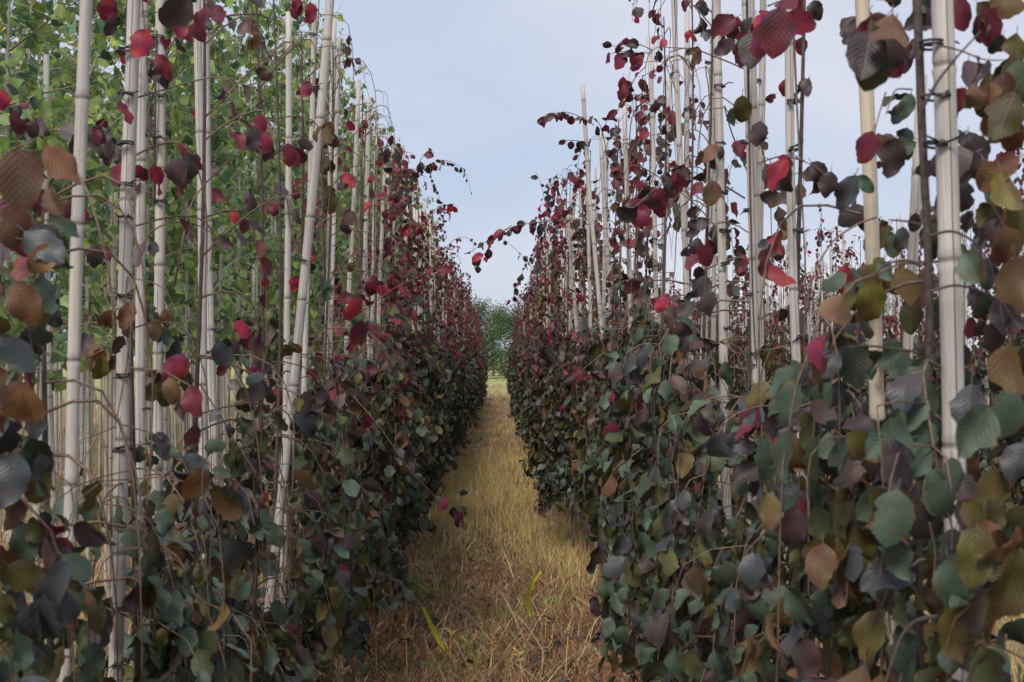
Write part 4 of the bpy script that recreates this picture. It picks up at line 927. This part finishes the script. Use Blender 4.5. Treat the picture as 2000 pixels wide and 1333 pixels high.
# shoots: pixel polyline, side, distance (None: from the row), pixel width, leaves? (spacing px, size px, classes)
SHOOTS = [
    ([(1790, 0), (1796, 120), (1800, 250), (1808, 400), (1815, 560), (1815, 700), (1800, 850), (1792, 990), (1796, 1200), (1800, 1480), (1800, 2600)], 'R', 1.55, 18, None),
    ([(1806, 205), (1830, 160), (1870, 110), (1915, 62)], 'R', 1.44, 9, None),
    ([(1840, 90), (1880, 100), (1920, 118), (1965, 118)], 'R', 1.42, 6, (30, 60, [1, 5])),
    ([(1812, 462), (1860, 448), (1905, 472), (1935, 520), (1950, 570), (1958, 630)], 'R', 1.42, 8, None),
    ([(1800, 520), (1770, 507), (1730, 515), (1705, 540)], 'R', 1.46, 9, None),
    ([(1818, 570), (1860, 556), (1902, 562), (1960, 590), (1985, 640)], 'R', 1.42, 8, None),
    ([(1712, 425), (1680, 435), (1630, 465), (1600, 510), (1580, 560), (1576, 600)], 'R', 1.75, 6, None),
    ([(1800, 440), (1770, 432), (1735, 430)], 'R', 1.5, 8, None),
    ([(1790, 688), (1740, 680), (1690, 675), (1640, 680), (1595, 700), (1555, 720)], 'R', 1.55, 7, (45, 75, [0, 7])),
    ([(1830, 1205), (1790, 1210), (1762, 1238), (1745, 1285), (1730, 1333)], 'R', 1.36, 13, None),
    ([(1815, 1020), (1828, 1080), (1822, 1140)], 'R', 1.34, 5, None),
    ([(1740, 730), (1640, 760), (1560, 800), (1490, 790), (1430, 810), (1400, 850)], 'R', 2.0, 6, (48, 70, [0, 4, 1, 7])),
    ([(1480, 890), (1455, 980), (1420, 1050), (1390, 1120), (1370, 1200), (1362, 1250)], 'R', 2.3, 8, (70, 70, [6, 5, 0])),
    ([(1530, 1160), (1460, 1230), (1410, 1290), (1395, 1333)], 'R', 2.1, 8, (70, 80, [1, 0, 7])),
    ([(1640, 1140), (1580, 1180), (1520, 1210), (1480, 1260)], 'R', 1.9, 6, (60, 80, [0, 4, 6])),
    ([(1370, 672), (1320, 700), (1290, 740), (1268, 790), (1258, 800)], 'R', 3.4, 5, (34, 45, [0, 7, 1])),
    ([(1390, 700), (1350, 760), (1310, 830), (1250, 880), (1200, 915), (1165, 950)], 'R', 3.3, 5, (38, 48, [0, 1, 7, 2])),
    ([(1190, 680), (1160, 705), (1115, 740)], 'R', 4.3, 3.5, (24, 28, [0, 1, 2])),
    ([(1420, 470), (1370, 410), (1325, 372), (1290, 350)], 'R', 3.6, 4, (40, 45, [1, 2])),
    ([(1455, 388), (1400, 353), (1340, 350), (1290, 358), (1245, 400), (1215, 430)], 'R', 3.3, 4.5, (26, 48, [2, 1, 1, 2])),
    ([(1290, 585), (1255, 610), (1210, 650), (1195, 690)], 'R', 4.2, 4, (26, 36, [1, 0, 2])),
    ([(1480, 320), (1520, 305), (1560, 310), (1600, 330), (1640, 370)], 'R', 2.4, 4.5, (36, 50, [2, 1, 5])),
    ([(1550, 60), (1556, 200), (1562, 320), (1570, 450), (1574, 560), (1570, 700)], 'R', 2.46, 6, None),
    ([(1459, 0), (1462, 200), (1466, 420), (1472, 640), (1478, 720)], 'R', 2.9, 7, None),
    ([(1500, 12), (1530, 0)], 'R', 2.2, 5, (24, 60, [2, 1])),
    ([(1730, 180), (1712, 240), (1700, 300)], 'R', 1.9, 4, (40, 34, [6, 1])),
    ([(1780, 175), (1748, 173), (1738, 200), (1730, 225)], 'R', 1.6, 5, None),
    ([(1930, 385), (1960, 440), (1990, 500)], 'R', 1.35, 5, None),
    ([(1880, 870), (1860, 930), (1845, 980)], 'R', 1.36, 4, None),
    # red shoots against the sky, right row top
    ([(1275, 100), (1250, 86), (1222, 84), (1196, 92)], 'R', 4.9, 2.6, (12, 24, [2, 1, 2])),
    ([(1272, 104), (1240, 104), (1212, 100), (1186, 108)], 'R', 4.95, 2.6, (9, 34, [2, 3, 2, 1])),
    ([(1262, 130), (1240, 150), (1225, 190), (1200, 225), (1182, 240)], 'R', 5.0, 2.6, (11, 28, [1, 2, 2])),
    ([(1310, 120), (1320, 150), (1325, 190), (1300, 240), (1290, 260)], 'R', 4.6, 2.6, (16, 28, [2, 5, 1, 3])),
    ([(1160, 245), (1140, 232), (1110, 218), (1080, 222), (1055, 230)], 'R', 6.3, 2.6, (6.5, 20, [1, 2, 5, 1])),
    ([(1150, 285), (1130, 275), (1108, 274), (1090, 284)], 'R', 6.4, 2.4, (7, 18, [1, 2, 1])),
    ([(1187, 330), (1182, 280), (1172, 240), (1150, 228)], 'R', 6.6, 3, (12, 20, [1, 5])),
    ([(1360, 10), (1372, 50), (1380, 80)], 'R', 3.9, 3, (20, 36, [2, 1])),
    ([(1252, 420), (1280, 330), (1310, 250), (1335, 222), (1370, 230)], 'R', 4.7, 3, (18, 30, [5, 1, 0])),
    ([(1230, 320), (1232, 290), (1260, 265), (1300, 262), (1340, 262)], 'R', 4.8, 2.6, (16, 28, [1, 5, 7])),
    ([(1150, 430), (1100, 430), (1050, 435), (1010, 440), (975, 455), (945, 475), (920, 492)], 'R', 7.4, 3, (7.5, 21, [1, 5, 2, 1])),
    ([(1000, 440), (965, 465), (945, 500), (925, 525)], 'R', 7.3, 2, (9, 22, [2, 3, 1])),
    ([(1060, 560), (1030, 510), (1000, 480), (985, 470)], 'R', 10, 1.6, (9, 11, [1, 7])),
    ([(1075, 430), (1065, 400), (1058, 360), (1046, 335)], 'R', 9.5, 1.6, (9, 13, [2, 3, 1])),
    ([(1070, 425), (1078, 390), (1090, 365), (1098, 355)], 'R', 9.5, 1.4, (9, 10, [7, 1])),
    ([(1145, 380), (1130, 345), (1120, 335), (1110, 350)], 'R', 7.5, 2, (8, 24, [3, 2, 1])),
    ([(1120, 420), (1100, 400), (1085, 420), (1080, 450)], 'R', 8, 2, (7, 20, [2, 3, 2])),
    ([(1060, 470), (1040, 500), (1015, 540), (1000, 590)], 'R', 10, 1.6, (8, 14, [1, 7, 2])),
    # left row
    ([(268, 505), (290, 455), (330, 433), (385, 437), (428, 465)], 'L', 2.7, 5, (55, 50, [5, 1])),
    ([(340, 560), (352, 500), (370, 400), (400, 358), (460, 300), (500, 280)], 'L', 2.9, 6, None),
    ([(296, 175), (322, 110), (350, 60), (392, 22), (410, 0)], 'L', 2.7, 5, (50, 50, [2, 1])),
    ([(300, 400), (303, 200), (306, 60)], 'L', 2.95, 9, None),
    ([(380, 695), (440, 705), (520, 745), (585, 772)], 'L', 3.1, 7, (40, 48, [5, 1, 2])),
    ([(280, 928), (340, 925), (400, 940), (440, 972)], 'L', 2.7, 6, (38, 58, [0, 7])),
    ([(255, 872), (300, 862), (355, 880)], 'L', 2.6, 5, (30, 50, [0])),
    ([(390, 750), (430, 812), (452, 850), (500, 925)], 'L', 3.0, 5, (40, 50, [1, 7, 0])),
    ([(712, 660), (707, 715), (675, 748)], 'L', 5.0, 4, (26, 28, [0, 4])),
    ([(660, 640), (720, 600), (770, 562), (830, 535), (860, 520)], 'L', 5.0, 3.5, (20, 32, [2, 3, 2, 1])),
    ([(690, 775), (740, 830), (800, 920), (850, 970), (866, 985)], 'L', 4.6, 3, (30, 32, [1, 2, 0])),
    ([(0, 400), (30, 380), (60, 420), (85, 470)], 'L', 1.6, 8, None),
    ([(0, 520), (40, 560), (60, 650), (70, 760), (30, 900)], 'L', 1.65, 7, (80, 90, [6, 7, 4])),
    ([(150, 1170), (190, 1178), (222, 1195)], 'L', 2.3, 9, None),
    ([(190, 790), (172, 720), (165, 640), (190, 600)], 'L', 2.4, 5, (36, 56, [4, 6, 1])),
    ([(0, 1100), (60, 1010), (100, 1060), (130, 1130)], 'L', 1.7, 7, (60, 90, [7, 0, 4])),
    ([(210, 395), (230, 440), (260, 500)], 'L', 2.45, 4, None),
    ([(0, 250), (60, 235), (130, 265), (200, 250), (240, 180)], 'L', 2.3, 4, (40, 50, [1, 2, 1, 7])),
    ([(520, 390), (570, 380), (640, 368), (680, 440)], 'L', 4.3, 2.6, (30, 36, [1, 2, 5])),
    # arching shoots over the path from the left row
    ([(790, 375), (812, 335), (845, 318), (875, 312), (905, 330)], 'L', 8.0, 2.4, (6.5, 19, [1, 1, 7, 2])),
    ([(812, 335), (825, 305), (838, 292), (850, 300)], 'L', 8.0, 1.8, (8, 18, [1, 2, 5])),
    ([(800, 320), (792, 296), (806, 300)], 'L', 8.0, 1.6, (9, 20, [2, 5])),
    ([(905, 330), (914, 352), (921, 382)], 'L', 8.0, 1.2, (12, 9, [1, 2])),
    ([(840, 320), (842, 350), (855, 375), (862, 400), (858, 430)], 'L', 8.0, 1.6, (8, 14, [1, 1, 3])),
    ([(800, 470), (850, 405), (880, 400), (890, 412)], 'L', 8.3, 2, (8, 18, [3, 2, 3])),
    ([(830, 540), (880, 470), (905, 462), (925, 470), (925, 500)], 'L', 9, 1.6, (8, 15, [3, 2, 1])),
    ([(720, 420), (735, 350), (745, 300), (755, 290)], 'L', 6.6, 2, (9, 24, [3, 2, 2])),
    ([(750, 440), (765, 400), (790, 380), (812, 390)], 'L', 7.2, 2, (8, 24, [3, 2, 2])),
    ([(710, 300), (708, 260), (706, 235)], 'L', 6.3, 2, (9, 24, [3, 2])),
]
for pts, side, Y, wpx, lv in SHOOTS:
    if Y is None: Y = depth_of(side, pts[0][0])
    W = np.array([P(px, py, Y + rh.uniform(-.03, .03) * (Y > 2)) for px, py in pts])
    # smooth
    t = np.arange(len(W)); tt = np.linspace(0, len(W) - 1, 4 * len(W)); Ws = np.stack([np.interp(tt, t, W[:, k]) for k in range(3)], -1)
    for _ in range(3): Ws[1:-1] = (Ws[:-2] + 2 * Ws[1:-1] + Ws[2:]) / 4
    root = near_root(side, Y); off = np.array(root.location)
    r0 = wpx * Y / FPX / 2 * (1 if wpx > 15 else .8)
    V, Q, U = tube(Ws - off, np.linspace(r0, r0 * (.8 if wpx > 15 else .45), len(Ws)), 7)
    link('branch', new_mesh('branch', V, [Q], [M_BARK if wpx > 6.5 and Y < 3 else M_TWIG], U), root)
    if lv:
        spc, sz, cls = lv
        p, T = sample(Ws, spc * Y / FPX, rh, .12)
        for q in range(len(p)):
            if rh.rand() < .25: continue
            s = (1 if q % 2 else -1)
            d = T[q] * rh.uniform(0, 1) + np.array([s * .55 + rh.normal(0, .35), rh.uniform(-.6, .6), -.8 + rh.normal(0, .5)])
            nrm = np.array([rh.normal(0, .8), -1, .4 + rh.normal(0, .7)])
            k2 = int(rh.choice(cls))
            if pts[0][1] > 640 and k2 in (1, 2, 5) and rh.rand() < .6: k2 = int(rh.choice([0, 7, 4, 6]))
            add_leaf(root, p[q] + rh.normal(0, 2.5, 3) * Y / FPX, d, nrm, sz * Y / FPX * rh.uniform(.5, 1.25), k2, 'HI' if Y < 3.2 else 'MD')

# ------------------------------------------------------------------ green trees left of the beeches
def green_geo(seed, H, nleaf, size, shapes, clear=1.2):
    r2 = np.random.RandomState(seed)
    tz = np.linspace(0, H, 12); ph = r2.uniform(0, 6, 2)
    stem = np.stack([.03 * np.sin(tz * 1.3 + ph[0]), .03 * np.sin(tz * 1.1 + ph[1]), tz], -1)
    br = []; LP = []; LT_ = []
    nb = int(30 * H / 4)
    for k in range(nb):
        z = clear + (H - clear) * ((k + r2.rand()) / nb) ** .95; azi = r2.uniform(0, 6.28)
        L = r2.uniform(.35, .95) * np.interp(z, [clear, clear + .8, H * .7, H], [.6, 1, .8, .35])
        p0 = np.array([np.interp(z, tz, stem[:, 0]), np.interp(z, tz, stem[:, 1]), z])
        up = r2.uniform(.35, .95); pts = [p0]; d = np.array([math.cos(azi), math.sin(azi), up]); d /= np.linalg.norm(d)
        for i in range(6):
            d = unit(d + r2.normal(0, .1, 3) + np.array([0, 0, .06 - .03 * i])); pts.append(pts[-1] + d * L / 6)
        pts = np.array(pts); br.append((pts, np.linspace(.006, .0015, 7)))
        p, t = sample(pts, .04, r2, .15); LP.append(p); LT_.append(t)
        for q in range(r2.randint(3, 6)):
            i0 = r2.randint(1, 6); a = azi + r2.normal(0, .9); d = unit(np.array([math.cos(a), math.sin(a), r2.uniform(-.1, .8)])); s = [pts[i0]]
            for i in range(4):
                d = unit(d + r2.normal(0, .12, 3) + np.array([0, 0, -.1])); s.append(s[-1] + d * L * .11)
            s = np.array(s); br.append((s, np.linspace(.0022, .001, 5)))
            p, t = sample(s, .042, r2, .1); LP.append(p); LT_.append(t)
    P_ = np.concatenate(LP); T = np.concatenate(LT_); m = len(P_)
    if m > nleaf:
        idx = r2.choice(m, nleaf, False); P_ = P_[idx]; T = T[idx]; m = nleaf
    D = np.array([0, 0, -1.]) + T * .3 + r2.normal(0, .45, (m, 3)); Nn = r2.normal(0, 1, (m, 3)) + np.array([0, 0, .3])
    off = r2.normal(0, .02, (m, 3)); off[:, 2] -= .02
    F = frames(P_ + off, D, Nn, size * r2.uniform(.6, 1.2, m))
    th = r2.rand(m) < np.interp(P_[:, 2], [0, 2.4, H], [.95, .85, .45]); F = F[th]; m = len(F)
    return stem, br, F, r2.choice([0, 1, 2], m, p=[.45, .27, .28]), r2
GP = []
for k in range(6):
    stem, br, F, cl, r2 = green_geo(8000 + k, 4.9, 2300, .080, GL)
    V, Q, U = tube(stem, np.linspace(.013, .003, 12), 8); tm = new_mesh('trunk', V, [Q], [M_GBARK], U)
    A = Acc()
    for pts, rr in br: A.add(*tube(pts, rr, 3))
    GP.append((tm, A.mesh('branches', [M_GBARK]), scatter_mesh('foliage', GL, F, cl, GREEN, r2), (F, cl)))
def green_tree(x, y, label, group, zs, near=0):
    k = random.randrange(len(GP)); tm, bm, fm, (F, cl) = GP[k]
    root = link('green_sapling', None, label=label, category='young tree', group=group)
    root.location = (x, y, 0); root.rotation_euler = (0, 0, random.uniform(0, 6.28)); root.scale = (1, 1, zs)
    link('trunk', tm, root); link('branches', bm, root, kind='stuff')
    if not near: link('foliage', fm, root, kind='stuff'); return
    c, s = math.cos(root.rotation_euler.z), math.sin(root.rotation_euler.z)
    wx = F[:, 0, 3] * c - F[:, 1, 3] * s + x; wy = F[:, 0, 3] * s + F[:, 1, 3] * c + y; wz = F[:, 2, 3] * zs
    ins = (np.abs(wx / wy) < .43) & (np.abs((wz - 1.25) / wy) < .3)
    order = np.argsort(-(ins * 10 - wy)); kk = min(near, int(ins.sum())); r3 = np.random.RandomState(int(y * 100))
    for i in order[:kk]:
        o = bpy.data.objects.new('leaf', leaf_mesh('GH', r3.randint(6), int(cl[i]), GREEN)); o.parent = root
        o.matrix_basis = Matrix(F[i].tolist() + [[0, 0, 0, 1]]); col.objects.link(o)
    link('foliage', scatter_mesh('foliage', GL, F[order[kk:]], cl[order[kk:]], GREEN, r3), root, kind='stuff')
ng = 0
for ri, (rx, ya, yb, st) in enumerate(((-2.15, 4.6, 40, .62), (-3.45, 7.0, 40, .7), (-4.8, 9.5, 40, .85), (-6.2, 12.5, 40, 1.0), (-7.7, 16, 40, 1.3))):
    y = ya; k = 0; nm = ['first', 'second', 'third', 'fourth', 'fifth'][ri]
    while y < yb:
        nr = 220 if (ri == 0 and y < 8.2) else 0
        lb = ('%s tall sapling from the camera in the first green row, leaves seen singly' % ORD[k + 1]) if nr else \
             ('%s tall sapling from the camera in the %s green row on the left' % (ORD[k + 1], nm) if k < 12 else 'tall slim sapling further along the %s green row on the left' % nm)
        green_tree(rx + random.uniform(-.1, .1), y, lb, 'near green saplings' if nr else 'green saplings of the %s green row' % nm, random.uniform(.92, 1.1) * (1.0 if y < 12 else 1.04), nr)
        y += st * random.uniform(.85, 1.15); k += 1; ng += 1

# canes of the green rows and of the outer right rows: up to 300 single ones, the rest joined
spots = []
for rx, ya, yb, st in ((-2.05, 4.4, 40, .36), (-3.35, 6.5, 40, .4), (-4.7, 9, 40, .45), (-6.1, 12, 40, .5), (-7.6, 15, 40, .6), (3.3, 7.3, 36, .5), (4.65, 10, 36, .55), (6.05, 13, 36, .6)):
    y = ya
    while y < yb: spots.append((rx + random.uniform(-.13, .13), y)); y += st * random.uniform(.6, 1.4)
spots.sort(key=lambda s: s[1])
budget = 296 - ncanes; jV, jQ, jU, jN = [], [], [], []; joff = 0
for q, (x, y) in enumerate(spots):
    if q < budget:
        g = 'canes under the green saplings' if x < 0 else 'canes of the outer beech rows'
        lb = 'slim weathered bamboo cane among the green saplings on the left' if x < 0 else 'slim bamboo cane in the outer beech rows seen through gaps on the right'
        o = cane_copy(x, y, lb, g, 0, random.uniform(-.03, .03), random.uniform(.75, 1.15)); o.scale.z *= random.uniform(.8, 1.0)
    else:
        L = random.uniform(2.2, 2.7); V, Q, U = tube([(0, 0, 0), (0, 0, L / 2), (0, 0, L)], [.012, .0115, .011], 6)
        V = V + np.array([x, y, 0]); V[:, 0] += V[:, 2] * random.uniform(-.02, .02)
        jV.append(V); jQ.append(Q + joff); jU.append(U); joff += len(V)
if jV:
    V = np.concatenate(jV)
    link('bamboo_canes', new_mesh('bamboo_canes', V, [np.concatenate(jQ)], [M_CANE], np.concatenate(jU), None, {'node': np.zeros(len(V))}), kind='stuff',
         label='mass of distant bamboo canes far down the outer rows', category='far canes')

# ------------------------------------------------------------------ far trees closing the field
def far_tree_mesh(seed, H, W):
    r2 = np.random.RandomState(seed); m = 8000; cent = []
    for k in range(46):
        z = H * r2.uniform(.06, 1.0) * r2.uniform(.8, 1); rr = W * math.sin(math.pi * min(.97, z / H * .86 + .08)) ** .7 * r2.uniform(.3, 1)
        a = r2.uniform(0, 6.28); cent.append((math.cos(a) * rr, math.sin(a) * rr, z))
    cent = np.array(cent); c = cent[r2.randint(0, len(cent), m)]
    P_ = c + r2.normal(0, W * .2, (m, 3)); P_[:, 2] = np.abs(P_[:, 2])
    F = frames(P_, r2.normal(0, 1, (m, 3)) - [0, 0, .6], r2.normal(0, 1, (m, 3)), .11 * r2.uniform(.5, 1.2, m))
    return scatter_mesh('crown', GL, F, r2.choice([0, 1, 2], m, p=[.30, .70, .0]), FARG, r2)
FARG = [leaf_mat('field_green', [(0.075, 0.14, 0.045), (0.055, 0.11, 0.04)], [(0.10, 0.16, 0.06), (0.08, 0.13, 0.05)], 0.6, 0.25)] * 2 + [GREEN[1]]
FT = [far_tree_mesh(9000 + k, 5.4, 1.5) for k in range(4)]
V, Q, U = tube([(0, 0, 0), (.05, 0, 2), (0, .05, 4.6)], [.12, .09, .03], 8); FTT = new_mesh('trunk', V, [Q], [M_GBARK], U)
k = 0
for x, y, s in [(-1.5, 74, .95), (0.9, 78, .92), (-.4, 86, .98), (2.6, 74, .95), (-4, 78, 1), (5, 80, .95), (8, 78, 1), (11, 80, .9), (14, 77, 1), (17.5, 80, .95), (21, 78, 1.05), (25, 80, 1), (29, 79, 1), (33, 80, 1), (-7.5, 78, 1), (-11, 80, 1), (-15, 78, 1), (-20, 80, 1), (-25, 79, 1), (-30, 80, 1)]:
    root = link('field_tree', None, category='tree', group='trees closing the far end of the field')
    root['label'] = 'soft green bushy tree filling the gap at the far end of the path' if abs(x) < 1.6 else 'green bushy tree at the far edge of the field behind the outer rows'
    root.location = (x, y, 0); root.rotation_euler = (0, 0, k * 1.3); root.scale = (s, s, s); k += 1
    link('trunk', FTT, root); link('crown', FT[k % 4], root, kind='stuff')
print('objects', len(bpy.data.objects), 'canes', ncanes, 'green', ng)
